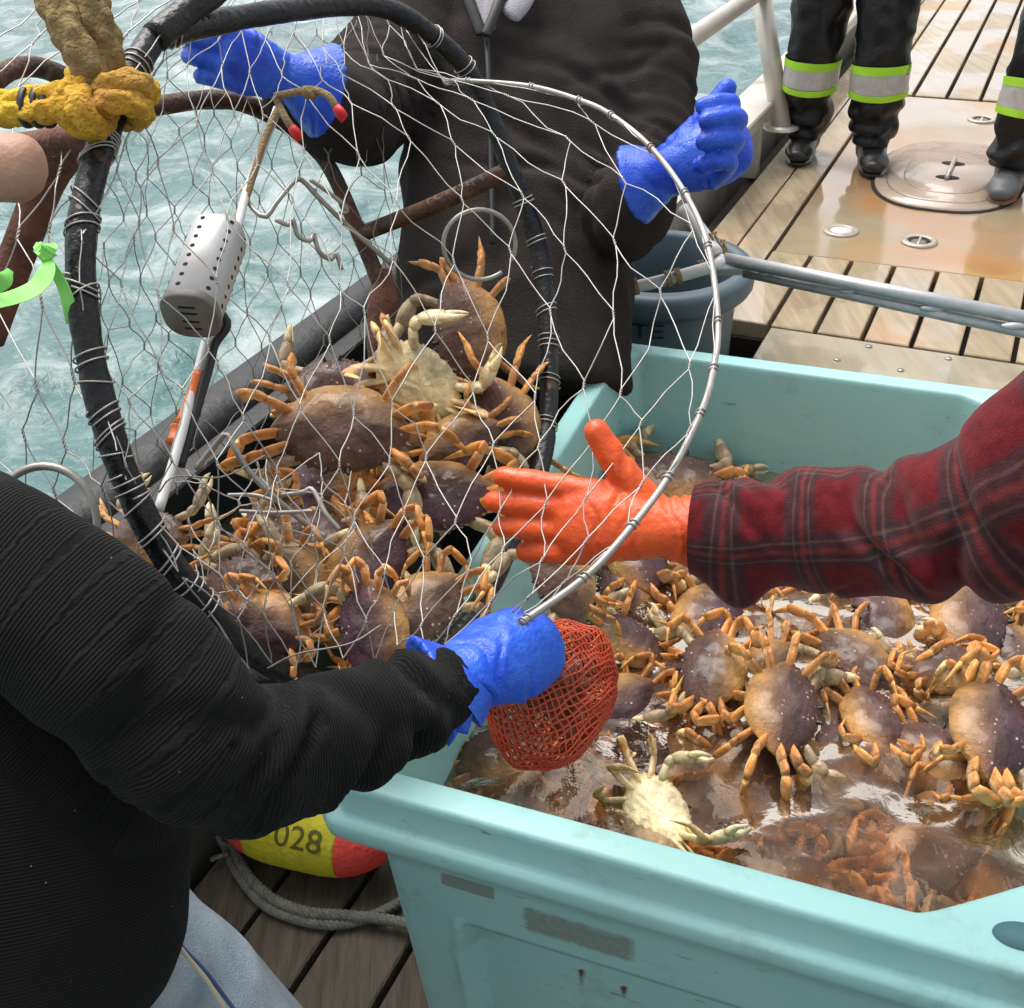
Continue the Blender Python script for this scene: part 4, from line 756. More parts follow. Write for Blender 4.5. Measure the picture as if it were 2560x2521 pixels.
q = np.linspace(3.1, 6.6, 30); vv, f = tube([A(95+100*math.cos(a)-12, 990+110*math.sin(a), 1.18) for a in q], .0045, seg=8); part(pot, 'steel_hook', vv, f, M_STEEL)
# white bait rod with cord, black strap and orange clips
rod([(524, 205, 1.60), (470, 350, 1.57), (445, 440, 1.53), (390, 640, 1.46), (340, 830, 1.38), (300, 962, 1.33)], .0062, 'bait_rod', M_WHITEPL, 60)
rod([(528, 200, 1.59), (497, 270, 1.58), (462, 380, 1.56), (436, 430, 1.53)], .0052, 'rod_cord', M_CORD, 30)
rod([(418, 595, 1.44), (428, 615, 1.44), (405, 650, 1.44), (395, 690, 1.43), (372, 770, 1.41), (340, 880, 1.38)], .0066, 'black_strap', M_TAPE, 40)
for (x0, y0), (x1, y1) in (((378, 706), (345, 800)), ((337, 808), (329, 836))):
    a_, b_ = A(x0, y0, 1.435-(y0-700)*.00035), A(x1, y1, 1.435-(y1-700)*.00035)
    vv, f = tube([a_, a_*.9+b_*.1, a_*.5+b_*.5, a_*.1+b_*.9, b_], [.0115, .0085, .0085, .0085, .012], seg=12); part(pot, 'orange_clip', vv, f, M_ORANGEPL)
# rope with red taped ends on the far side of the net
rp = empty('taped_cord', A(570, 190, 1.45), 'short tan cord with red taped ends tied to the net', 'cord')
for P in ([(520, 182, 1.46), (560, 174, 1.45), (590, 170, 1.44), (620, 182, 1.43), (634, 202, 1.43)], [(520, 182, 1.46), (530, 205, 1.46), (540, 225, 1.45), (550, 240, 1.45)]):
    vv, f = tube([A(*p) for p in P], .0050, seg=9, n=26); part(rp, 'cord', vv, f, M_CORD)
    a_, b_ = A(*P[-1]), A(P[-1][0]+16, P[-1][1]+22, P[-1][2]); vv, f = loft([a_, a_*.6+b_*.4, b_], [.0056, .008, .0095], [.0056, .006, .0045], seg=8); part(rp, 'red_end', vv, f, M_RED)
vv, f = loft([A(577, 172, 1.445), A(583, 175, 1.44), A(590, 180, 1.44)], [.007, .0095, .006], seg=10, rnd=True); part(rp, 'knot', vv, f, M_CORD)
# perforated bait jar
ja, jb = A(416, 440, 1.46), A(362, 590, 1.375); ax_ = nrm(jb-ja); e1 = nrm(RT-ax_*(RT@ax_)); e2 = np.cross(ax_, e1)
jar = empty('bait_jar', ja, 'white perforated bait jar with grey cap hanging inside the pot', 'bait jar')
t = np.linspace(0, 2*np.pi, 48, endpoint=False); p_ = 2.7; sx = np.sign(np.cos(t))*np.abs(np.cos(t))**(2/p_); sy = np.sign(np.sin(t))*np.abs(np.sin(t))**(2/p_); JR = .0345
def jar_ring(c, k_): return c+np.outer(sx, e1)*JR*k_+np.outer(sy, e2)*JR*k_
LJ = np.linalg.norm(jb-ja); st = [(0, .2), (0, .93), (.004, .99), (.01, 1.), (LJ-.002, 1.), (LJ-.001, .9)]
vv = np.vstack([jar_ring(ja+ax_*z, k_) for z, k_ in st]); f = [(i*48+j, i*48+(j+1) % 48, (i+1)*48+(j+1) % 48, (i+1)*48+j) for i in range(5) for j in range(48)]; part(jar, 'body', vv, f, mat('dull_white_jar', (.56, .56, .55), (.46, .46, .45), rough=.35, scale=9., metal=.15))
vv = np.vstack([jar_ring(jb+ax_*z, k_) for z, k_ in ((-.004, 1.03), (.006, 1.05), (.009, 1.0), (.009, .01))]); f = [(i*48+j, i*48+(j+1) % 48, (i+1)*48+(j+1) % 48, (i+1)*48+j) for i in range(3) for j in range(48)]; cap_ = part(jar, 'cap', vv, f, M_CAPGREY)
hv, hf = [], []
for a in np.radians([-160, -118, -75, -35, 5, 60, 110, 160]):
    i = int(((a % 6.2832)/6.2832)*48) % 48; o_ = np.outer([sx[i]], e1)[0]*JR+np.outer([sy[i]], e2)[0]*JR
    i2 = (i+1) % 48; n_ = nrm(np.cross(ax_, (sx[i2]-sx[i-1])*e1+(sy[i2]-sy[i-1])*e2)); n_ = n_ if n_@o_ > 0 else -n_; tn = np.cross(n_, ax_)
    for k_ in range(8):
        c = ja+ax_*(LJ*(.08+.118*k_))+o_+n_*.0006; q = np.linspace(0, 6.2832, 10, endpoint=False)
        v_ = c+np.outer(np.cos(q), tn)*.0031+np.outer(np.sin(q), ax_)*.0031; part(jar, 'hole', np.vstack([v_, v_-n_*.002]), [tuple(range(10))]+[(i_, (i_+1) % 10, 10+(i_+1) % 10, 10+i_) for i_ in range(10)], M_HOLE, sm=False)
for k_ in (-.55, -.2, .2, .5):
    vv, f = box(jb+ax_*.0088+e2*JR*k_, e1*JR*.3, e2*.0013, ax_*.0012); part(jar, 'cap_slot', vv, f, M_HOLE, sm=False)
# yellow and tan knotted rope on the pot
def rope(P, r, n=150, amp=.20, pitch=.017, seg=24):
    P = spline(P, n); v, f = loft(P, r, seg=seg); s = np.concatenate([[0], np.cumsum(np.linalg.norm(np.diff(P, axis=0), axis=1))]).repeat(seg); a = np.tile(np.linspace(0, 2*np.pi, seg, endpoint=False), n)
    nn = v-P.repeat(seg, 0); k_ = amp*np.abs(np.sin(s/pitch*np.pi*.5+a*2))*np.abs(np.sin(s/pitch*np.pi*.5-a*2))*1.6; return v+nn*k_[:, None], f
rk = empty('knotted_rope', A(190, 190, 1.2), 'thick yellow and tan rope knotted round the pot ring', 'rope')
for P in ([(75, -60, 1.16), (105, 10, 1.15), (140, 80, 1.15), (172, 135, 1.16), (195, 185, 1.18)], [(150, -70, 1.17), (172, 10, 1.16), (196, 80, 1.17), (205, 125, 1.18), (200, 175, 1.2)]):
    vv, f = rope([A(*p) for p in P], m(29, 1.16), 150); part(rk, 'tan_strand', vv, f, M_ROPET)
for P, r in (([(195, 160, 1.19), (150, 165, 1.16), (125, 195, 1.15), (138, 225, 1.16), (175, 240, 1.17), (200, 215, 1.19)], 24), ([(150, 150, 1.20), (150, 190, 1.145), (165, 225, 1.145), (180, 240, 1.17)], 24), ([(178, 172, 1.17), (215, 160, 1.15), (255, 158, 1.16), (278, 172, 1.20), (262, 178, 1.25), (215, 170, 1.27)], 22), ([(178, 202, 1.16), (215, 192, 1.145), (250, 196, 1.155), (268, 212, 1.19), (250, 225, 1.24), (205, 220, 1.26)], 21), ([(150, 205, 1.16), (110, 208, 1.16), (60, 212, 1.165), (20, 214, 1.17), (-30, 218, 1.18)], 22), ([(150, 182, 1.165), (110, 180, 1.165), (60, 188, 1.17), (10, 195, 1.175), (-30, 200, 1.18)], 21)):
    vv, f = rope([A(*p) for p in P], m(r, 1.16), 150); part(rk, 'yellow_strand', vv, f, M_ROPEY)
for x in (52, 74, 92):
    c = A(x, 203, 1.167); q = np.linspace(0, 6.2832, 30); t_ = nrm(A(x+10, 202, 1.166)-c); n1 = UP; n2 = np.cross(t_, n1)
    vv, f = loft(c+np.outer(np.cos(q), n1)*m(37, 1.16)+np.outer(np.sin(q), n2)*m(24, 1.16), .0016, .0042, hint=None, seg=6, closed=False); part(rk, 'tape_band', vv, f, M_TAPE)
# lime flagging tape
ft = empty('flag_tape', A(85, 478, 1.12), 'lime green flagging tape tied to the side net', 'flag tape')
def ribbon(P, w, n=40, seed=1):
    P = spline([A(*p) for p in P], n); T_ = np.gradient(P, axis=0); g = np.random.default_rng(seed); q = np.linspace(0, 1, n); W = w*(.45+.55*smooth(0, .35, q))
    tw = q*1.5+seed; D = np.array([nrm(nrm(np.cross(t_, FW))*math.cos(.5*math.sin(a*2))+FW*math.sin(.5*math.sin(a*2))) for t_, a in zip(T_, tw)]); Nn = np.array([nrm(np.cross(t_, d_)) for t_, d_ in zip(T_, D)])*.0004
    v = np.vstack([P+D*W[:, None]+Nn, P-D*W[:, None]+Nn, P-D*W[:, None]-Nn, P+D*W[:, None]-Nn]); f = []
    for i in range(n-1):
        for a_, b_ in ((0, 1), (1, 2), (2, 3), (3, 0)): f.append((a_*n+i, b_*n+i, b_*n+i+1, a_*n+i+1))
    return v, f
for i, (P, w) in enumerate((([(85, 478, 1.12), (90, 505, 1.11), (70, 540, 1.10), (30, 560, 1.09), (-30, 575, 1.09)], 17), ([(85, 478, 1.12), (100, 505, 1.12), (118, 540, 1.125), (130, 575, 1.13), (138, 612, 1.14)], 13), ([(20, 510, 1.08), (5, 530, 1.08), (-20, 545, 1.09)], 16))):
    vv, f = ribbon(P, m(w, 1.12), seed=i+1); part(ft, 'tail', vv, f, M_GREENTAPE, sm=False)
for P, w in (([(66, 462, 1.118), (76, 470, 1.112), (88, 480, 1.112), (98, 490, 1.116)], 13), ([(104, 460, 1.118), (94, 468, 1.11), (84, 480, 1.11), (78, 492, 1.116)], 12)):
    vv, f = ribbon(P, m(w, 1.12), n=14, seed=3); vv = vv+np.outer(nz(vv, 260, 2.), -FW)*.004; part(ft, 'knot', vv, f, M_GREENTAPE, sm=False)

# ---------------------------------------------------------------- people
def finger(base, d, n, lens, curls, r0, r1):    # d = pointing dir, n = dorsal dir; curls bend toward -n
    P = [base]; a = 0
    for L_, c_ in zip(lens, curls): a += math.radians(c_); P.append(P[-1]+L_*(d*math.cos(a)-n*math.sin(a)))
    C = spline(np.array(P), 14); return loft(C, np.linspace(r0, r1, 14), seg=10, rnd=True)
def hand(W, Yd, Xd, sc_=1., curl=((10, 15, 10),)*4, thumb=(45, 10, 10), splay=4., cuff=.09, cuff_r=(.040, .052), thick=1., tl=1., voxel=.0032, flip=1, fat=1.):
    """W wrist, Yd fingers, Xd thumb side; dorsal = X x Y"""
    Y = nrm(Yd); X = nrm(Xd-Y*(Xd@Y)); Z = np.cross(X, Y)*flip; S = sc_
    def L_(x, y, z): return W+(X*x+Y*y+Z*z)*S
    parts = [loft([L_(0, y, 0) for y in (-.03, 0, .03, .06, .09, .105)], np.array([.030, .031, .038, .044, .045, .040])*S, np.array([.024, .022, .021, .020, .017, .014])*S*thick, hint=X, seg=18, rnd=True)]
    for k_, (x, y0, ln) in enumerate(((.033, .098, (.044, .026, .022)), (.011, .103, (.048, .030, .024)), (-.011, .100, (.045, .028, .023)), (-.032, .092, (.036, .022, .020)))):
        sp = math.radians(splay*(1.5-k_)); d = nrm(Y*math.cos(sp)+X*math.sin(sp))
        parts.append(finger(L_(x, y0-.025, 0), d, Z, np.array(ln)*S+np.array([.025, 0, 0])*S, curl[k_], .0122*S*fat, .0100*S*fat))
    ta, tc_, tz = thumb; a = math.radians(ta); d = nrm(X*math.sin(a)+Y*math.cos(a)-Z*math.sin(math.radians(tz)))
    parts.append(finger(L_(.020, .015, -.004), d, nrm(X*math.cos(a)-Y*math.sin(a)), np.array([.050, .034, .028])*S*tl, (0, tc_*.5, tc_), .0155*S*fat, .0115*S*fat))
    parts.append(loft([L_(.012, .01, -.004), L_(.03, .045, -.006), L_(.034, .075, -.004)], np.array([.018, .017, .012])*S, seg=12, rnd=True))
    if cuff: parts.append(loft([L_(0, -q, 0) for q in np.linspace(-.01, cuff, 6)], np.linspace(.031, cuff_r[1], 6)*S, np.linspace(.026, cuff_r[0], 6)*S, hint=X, seg=24))
    v, f = blob(parts, voxel*S, 5); n_ = vnormals(v, f); v = v+n_*(nz(v, 38, 1.)*.0014+nz(v, 130, 4.)*.0003)[:, None]*S
    yl = ((v-W)@Y)/S; al_ = np.arctan2((v-W)@Z, (v-W)@X); n_ = vnormals(v, f); v = v+n_*(creases(yl, al_, int(abs(W[0])*1e4) % 997, 9, -.06, .075, .0026, .0032, slope=.012, th=(-3.1, 3.1))*smooth(.10, .07, yl)-.0008*sum(np.exp(-((yl-q)/.0022)**2) for q in (.130, .134))*(yl > .095))[:, None]*S
    return v, f

# -- person in the dark fleece jacket, gripping the pot
mb = A(985, 640, 2.28); root = empty('person', [mb[0], mb[1], 0], 'person in dark brown fleece jacket and blue gloves holding the pot', 'person')
sp_ = [A(975, -190, 2.46), A(982, -60, 2.42), A(992, 120, 2.36), A(985, 320, 2.32), A(975, 520, 2.28), A(975, 745, 2.25)]
torso = loft(spline(sp_, 22), np.interp(np.linspace(0, 1, 22), [0, .14, .22, .4, .7, 1], [.12, .20, .245, .25, .24, .225]), np.interp(np.linspace(0, 1, 22), [0, .15, .3, .7, 1], [.09, .12, .16, .18, .20]), hint=RT, seg=28)
ra = [A(850, 0, 2.38), A(780, 80, 2.32), A(712, 170, 2.20), A(660, 215, 2.04), A(600, 190, 1.86), A(566, 172, 1.77)]
la = [A(1165, -10, 2.38), A(1215, 130, 2.36), A(1205, 290, 2.32), A(1170, 400, 2.22), A(1190, 405, 2.06), A(1208, 375, 2.0)]
parts = [torso, loft(spline(ra, 26), np.interp(np.linspace(0, 1, 26), [0, .35, .6, 1], [.125, .115, .090, .058]), seg=20, rnd=True), loft(spline(la, 26), np.interp(np.linspace(0, 1, 26), [0, .4, .7, 1], [.115, .105, .085, .060]), seg=20, rnd=True)]
parts.append(loft([A(880, -60, 2.40), A(760, -20, 2.38)], [.10, .09], seg=18, rnd=True)); parts.append(loft([A(1080, -70, 2.40), A(1180, -10, 2.38)], [.11, .105], seg=18, rnd=True))
v, f = blob(parts, .009, 7); al = np.minimum(along(v, ra), 9); v = wrinkle(v, f, .013, 4.6, None, off=2.)
fo = np.exp(-(np.linalg.norm(v-la[3], axis=1)/.16)**2)+np.exp(-(np.linalg.norm(v-ra[3], axis=1)/.15)**2); v = v+vnormals(v, f)*(.010*fo*np.sin(along(v, la)*85+4*nz(v, 9, 3)))[:, None]

for sk, nn_, sd_ in ((ra, 9, 31), (la, 9, 32)):
    SK = spline(sk, 30); al = along(v, SK); j_ = np.argmin(np.linalg.norm(v[:, None]-SK[None], axis=2), axis=1); dv = v-SK[j_]; w_ = np.exp(-(np.maximum(0, np.linalg.norm(dv, axis=1)-.09)/.03)**2)
    v = v+vnormals(v, f)*(w_*creases(al, np.arctan2(dv@UP, -(dv@FW)), sd_, nn_, .12, .62, .013, .012, th=(-2, 2)))[:, None]
SK = np.array(sp_); al = along(v, SK); v = v+vnormals(v, f)*creases(al, ((v-A(985, 300, 2.3))@RT)*9, 33, 9, .25, .9, .010, .016, slope=.05, th=(-2, 2))[:, None]
part(root, 'jacket', v, f, M_FLEECE)
zp = [A(918, 60, 2.16), A(922, 150, 2.135), A(926, 300, 2.11), A(930, 460, 2.07)]
vv, f = loft(spline([p for p in zp], 20), .003, .006, seg=6); part(root, 'zip', vv, f, M_TAPE)
for P, w, mt in (([(865, -60, 2.165), (885, 0, 2.150), (908, 62, 2.140)], 11, M_TAPE), ([(960, -60, 2.165), (940, 10, 2.145), (918, 64, 2.137)], 10, M_TAPE), ([(885, -80, 2.205), (895, -20, 2.175), (912, 50, 2.155)], 17, M_SHIRT), ([(945, -80, 2.195), (935, -20, 2.170), (918, 50, 2.155)], 17, M_SHIRT), ([(1010, -60, 2.185), (985, 0, 2.160), (965, 25, 2.155)], 22, M_SHIRT)):
    vv, f = loft(spline([A(*p) for p in P], 12), m(w, 2.2), m(w*.5, 2.2), hint=RT, seg=12, rnd=True); part(root, 'collar', vv, f, mt)
hip = A(985, 690, 2.32); lg = []
for s in (-1, 1): lg.append(loft(spline([hip+RT*.09*s, hip*[1, 1, .55]+RT*.11*s, [hip[0]+RT[0]*.12*s, hip[1]+.02, .05]], 14), np.linspace(.11, .075, 14), seg=18, rnd=True))
lg.append(loft([hip+ZZ*.12, hip-ZZ*.06], [.17, .165], [.12, .12], hint=RT, seg=20, rnd=True)); v, f = blob(lg, .012, 5); part(root, 'trousers', wrinkle(v, f, .006, 8.), f, M_TROUS)
for s in (-1, 1):
    c = np.array([hip[0]+RT[0]*.12*s, hip[1]+.02, .045]); vv, f = loft([c+FW*[1, 1, 0]*.06, c-FW*[1, 1, 0]*.08, c-FW*[1, 1, 0]*.17-ZZ*.01], [.05, .052, .04], [.045, .042, .03], hint=RT, seg=16, rnd=True); part(root, 'boot', vv, f, M_BOOT)
hc_ = A(960, -330, 2.44); hp = [loft([hc_-ZZ*.26, hc_-ZZ*.06], [.06, .06], seg=16), loft([hc_-ZZ*.09, hc_, hc_+ZZ*.08], [.062, .078, .07], [.075, .095, .088], hint=RT, seg=20, rnd=True), loft([hc_-FW*[1, 1, 0]*.09-ZZ*.01, hc_-FW*[1, 1, 0]*.115-ZZ*.03], [.012, .014], seg=10, rnd=True)]
for s in (-1, 1): hp.append(loft([hc_+RT*s*.08, hc_+RT*s*.083-ZZ*.03], [.012, .01], [.02, .018], seg=10, rnd=True))
v, f = blob(hp, .007, 4); part(root, 'body', v, f, M_SKIN)
v, f = blob([loft([hc_+ZZ*.02, hc_+ZZ*.06, hc_+ZZ*.10], [.088, .086, .06], [.104, .1, .075], hint=RT, seg=20, rnd=True)], .008, 3); part(root, 'knit_cap', v, f, M_TROUS)
# right hand round the ring top, left hand open over the water
v, f = hand(A(548, 150, 1.70), A(440, 112, 1.64)-A(548, 150, 1.70), UP*.9+RT*.5, .98, curl=((10, 55, 50), (15, 60, 55), (20, 65, 55), (25, 70, 55)), thumb=(25, 30, 45), cuff=.06, cuff_r=(.070, .076), splay=2, fat=1.15); part(root, 'glove', v, f, M_BLUE)
v, f = hand(A(1252, 328, 1.88), A(1370, 282, 1.82)-A(1252, 328, 1.88), UP*1.-RT*.1, 1.22, curl=((40, 60, 45), (42, 60, 45), (45, 62, 45), (48, 62, 45)), thumb=(28, -8, -5), splay=2, cuff=.045, cuff_r=(.055, .058), thick=1.8, fat=1.22, tl=1.0); part(root, 'glove', v, f, M_BLUE)

# -- person in the black knitted sweater, left foreground
root = empty('person', A(-60, 1500, .85)*[1, 1, 0], 'person in black ribbed sweater and washed jeans in the left foreground', 'person')
arm = [A(-70, 1055, .80), A(120, 1165, .80), A(285, 1310, .81), A(405, 1415, .835), A(545, 1415, .87), A(700, 1358, .915), A(852, 1292, .975)]
C = spline(arm, 60); qq = np.linspace(0, 1, 60)
sleeve = loft(C, m(1, .85)*np.interp(qq, [0, .15, .35, .5, .6, .75, .9, 1], [163, 164, 160, 146, 132, 112, 97, 88]), seg=30)
tors = loft(spline([A(-200, 1000, .90), A(-190, 1170, .92), A(-165, 1400, .92), A(-150, 1650, .92), A(-168, 1735, .92), A(-185, 1795, .92)], 30), m(1, .92)*np.interp(np.linspace(0, 1, 30), [0, .2, .5, .75, .9, 1], [220, 360, 480, 508, 495, 470]), m(1, .92)*np.interp(np.linspace(0, 1, 30), [0, .2, .5, 1], [150, 270, 330, 330]), hint=RT, seg=36)
shl = loft([A(-260, 1010, .88), A(-70, 1050, .82), A(60, 1130, .80)], m(1, .85)*np.array([165, 168, 165]), seg=24, rnd=True)
v, f = blob([sleeve, tors, shl], .0062, 8); al = along(v, C[::3]); dist = np.min(np.linalg.norm(v[:, None, :]-C[::6][None], axis=2), axis=1)
fold = smooth(.10, .085, dist)*smooth(.25, .36, al)*smooth(.80, .66, al)
v = wrinkle(v, f, .0035, 9., al, 62., .0, off=4.); n_ = vnormals(v, f); j_ = np.argmin(np.linalg.norm(v[:, None]-C[::2][None], axis=2), axis=1); dv = v-C[::2][j_]; ang_ = np.arctan2(dv@UP, -(dv@FW)); LA = al.max(); v = v+n_*(smooth(.125, .095, dist)*(creases(al, ang_, 41, 9, LA*.58, LA*.97, .0075, .0080, slope=.028, th=(-1.6, 1.6))+creases(al, ang_, 42, 5, LA*.30, LA*.56, .0055, .012, slope=.05, th=(-1.2, 1.2))))[:, None]; n_ = vnormals(v, f); ph = al*52+3.0*nz(v, 6, 2.)+1.8*nz(v, 14, 9.); v = v+n_*(fold*.0*(np.abs(np.sin(ph))**.7-.5))[:, None]
ta_ = -(v@nrm(A(-150, 1650, .92)-A(-165, 1400, .92)))*1.0; use = dist > .115; al2 = np.where(use, ta_, al)
part(root, 'sweater', v, f, M_SWEATER, attrs={'along': al2})
jl = spline([A(60, 1800, 1.02), A(230, 1900, 1.10), A(420, 2060, 1.20), A(560, 2300, 1.35)], 24)
v, f = blob([loft(jl, m(1, 1.1)*np.linspace(235, 190, 24), seg=28, rnd=True), loft([A(-150, 1850, 1.0), A(60, 1900, 1.04), A(200, 1960, 1.08)], m(1, 1.02)*np.array([300, 260, 220]), seg=24, rnd=True)], .009, 6)
v = wrinkle(v, f, .006, 9., off=7.); jn = part(root, 'jeans', v, f, M_JEANS)
for P, mt in (([(318, 1755, .985), (350, 1795, .99), (388, 1835, 1.0), (430, 1890, 1.02), (460, 1930, 1.03)], M_STITCH), ([(324, 1768, .98), (355, 1808, .985), (390, 1850, .995), (425, 1905, 1.01)], M_STITCH2)):
    vv, f = tube([A(*p) for p in P], .0022, seg=6, n=30); make('stitching', under(root, vv), f, mt, jn)
v, f = blob([loft(spline([A(120, 1930, .93), A(210, 1885, .94), A(270, 1840, .955), A(296, 1815, .965)], 14), m(1, .94)*np.array([60, 58, 55, 50, 46, 42, 38, 34, 30, 26, 22, 18, 14, 10]), .018, seg=16, rnd=True)], .006, 4); part(root, 'white_shirt_hem', wrinkle(v, f, .004, 20.), f, M_WHITESHIRT)
vv, f = tube([A(230, 1925, .95), A(268, 1885, .955), A(288, 1850, .965), A(300, 1828, .97)], .0095, seg=10, n=20); part(root, 'belt', vv, f, M_TAPE)
fdir = A(1035, 1222, 1.03)-A(872, 1285, .99)
v, f = hand(A(856, 1286, .98), fdir, UP*1.-RT*.35, .86, curl=((55, 80, 60), (58, 82, 60), (60, 84, 60), (62, 84, 60)), thumb=(14, 40, 25), splay=0, cuff=.03, cuff_r=(.05, .06), thick=1.8, tl=1.1, flip=-1, fat=1.3)
gl_ = part(root, 'glove', v, f, M_BLUE)
cf = loft([A(878, 1272, .975), A(862, 1290, .972), A(848, 1302, .97)], m(1, .97)*np.array([74, 86, 95]), m(1, .97)*np.array([62, 74, 80]), hint=UP, seg=30, cap=False); part(root, 'glove_cuff', cf[0], cf[1], M_BLUE)
vv, f = loft(spline([A(885, 1285, .955), A(884, 1330, .948), A(878, 1362, .948), A(872, 1384, .95)], 12), m(1, .95)*np.linspace(16, 11, 12), m(1, .95)*np.linspace(5, 3, 12), hint=RT, seg=10); make('cuff_flap', under(root, vv), f, M_BLUE, gl_)

# -- person in the plaid shirt, right
def plaid():
    mt, nt, L, b = node_mat('red_plaid_flannel'); a = N(nt, 'Attribute', attribute_name='along'); r = N(nt, 'Attribute', attribute_name='around'); tc = N(nt, 'TexCoord')
    def fr(src, period, off):
        q = N(nt, 'Math', operation='MULTIPLY_ADD', i_1=1/period, i_2=off); L.new(src, q.inputs[0]); w = N(nt, 'Math', operation='FRACT'); L.new(q.outputs[0], w.inputs[0]); return w.outputs[0]
    def band(src, c, hw, soft=.02):
        s = N(nt, 'Math', operation='SUBTRACT', i_1=c); L.new(src, s.inputs[0]); ab = N(nt, 'Math', operation='ABSOLUTE'); L.new(s.outputs[0], ab.inputs[0]); mr = N(nt, 'MapRange', i_1=hw+soft, i_2=hw-soft); L.new(ab.outputs[0], mr.inputs[0]); return mr.outputs[0]
    fa, fb = fr(a.outputs['Fac'], .088, .1), fr(r.outputs['Fac'], .092, .25)
    col = N(nt, 'RGB'); col.outputs[0].default_value = (.098, .0075, .010, 1); col = col.outputs[0]
    def over(fac, c, amt):
        nonlocal col
        mu = N(nt, 'Math', operation='MULTIPLY', i_1=amt); L.new(fac, mu.inputs[0]); x = N(nt, 'Mix', data_type='RGBA'); x.inputs[7].default_value = (*c, 1); L.new(mu.outputs[0], x.inputs[0]); L.new(col, x.inputs[6]); col = x.outputs[2]
    over(band(fa, .5, .22, .03), (.022, .020, .024), .72); over(band(fb, .5, .20, .03), (.022, .020, .024), .66)
    for s_ in (fa, fb):
        over(band(s_, .40, .012, .012), (.16, .095, .065), .34); over(band(s_, .62, .012, .012), (.16, .095, .065), .34); over(band(s_, .51, .03, .02), (.25, .03, .02), .35)
    n1 = N(nt, 'TexNoise', i_Scale=90., i_Detail=4.); L.new(tc.outputs['Object'], n1.inputs['Vector']); mr = N(nt, 'MapRange', i_1=.3, i_2=.7, i_3=.7, i_4=1.3); L.new(n1.outputs[0], mr.inputs[0])
    h = N(nt, 'HueSaturation'); L.new(col, h.inputs['Color']); L.new(mr.outputs[0], h.inputs['Value']); L.new(h.outputs[0], b.inputs['Base Color'])
    b.inputs['Roughness'].default_value = .95; b.inputs['Specular IOR Level'].default_value = .1; b.inputs['Sheen Weight'].default_value = .25; b.inputs['Sheen Tint'].default_value = (.8, .4, .4, 1)
    n2 = N(nt, 'TexNoise', i_Scale=500., i_Detail=3.); L.new(tc.outputs['Object'], n2.inputs['Vector']); bp = N(nt, 'Bump', i_Strength=.5, i_Distance=.002); L.new(n2.outputs[0], bp.inputs['Height']); L.new(bp.outputs[0], b.inputs['Normal'])
    return mt
M_PLAID = plaid()
root = empty('person', A(2150, 900, .9)*[1, 1, 0], 'person in red plaid flannel shirt and orange glove reaching in from the right', 'person')
cl = [(1308, 1002, 1.13, 84), (1340, 1004, 1.125, 96), (1400, 1008, 1.115, 104), (1480, 1004, 1.10, 106), (1560, 1006, 1.08, 114), (1640, 1006, 1.055, 117), (1720, 998, 1.03, 128), (1810, 982, 1.0, 142), (1900, 958, .97, 164), (1990, 915, .94, 196), (2150, 850, .90, 232), (2350, 790, .88, 260)]
S_ = spline(np.array([list(A(x, y, d))+[m(r, d)] for x, y, d, r in cl]), 190); C, R_ = S_[:, :3], S_[:, 3]
v, f = loft(C, R_, R_*.95, hint=UP, seg=72, cap=False); sa = np.concatenate([[0], np.cumsum(np.linalg.norm(np.diff(C, axis=0), axis=1))]).repeat(72); ang = np.tile(np.linspace(0, 2*np.pi, 72, endpoint=False), 190)
nn = v-C.repeat(72, 0); nn /= np.linalg.norm(nn, axis=1)[:, None]
ph = sa*62+2.6*nz(v, 9, 1.)+.9*np.sin(ang+sa*9); angc = np.arctan2(nn@UP, -(nn@FW)); dsp = smooth(.012, .05, sa)*(creases(sa, angc, 51, 13, .03, .62, .0125, .0095, slope=.035, th=(-2, 2)))+.007*nz(v, 11, 4.)+.002*nz(v, 34, 8.)
dsp += .022*np.exp(-((sa-.045)/.02)**2)*np.exp(-((np.abs(ang-np.pi))/.38)**2)
v = v+nn*dsp[:, None]; part(root, 'flannel_sleeve', v, f, M_PLAID, attrs={'along': sa+.012*nz(v, 6, 2.), 'around': (ang-np.pi)*.062+.08*sa})
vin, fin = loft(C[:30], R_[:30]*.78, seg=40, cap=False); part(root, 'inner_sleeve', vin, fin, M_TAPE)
v, f = hand(A(1256, 998, 1.15), A(1085, 984, 1.17)-A(1256, 998, 1.15), UP+RT*.04, .93, curl=((2, 2, 6), (6, 8, 8), (10, 10, 10), (14, 12, 12)), thumb=(47, -6, -10), splay=3.6, cuff=.085, cuff_r=(.046, .052), thick=1.45, tl=.95, voxel=.003, fat=1.32); part(root, 'glove', v, f, M_ORGLOVE)

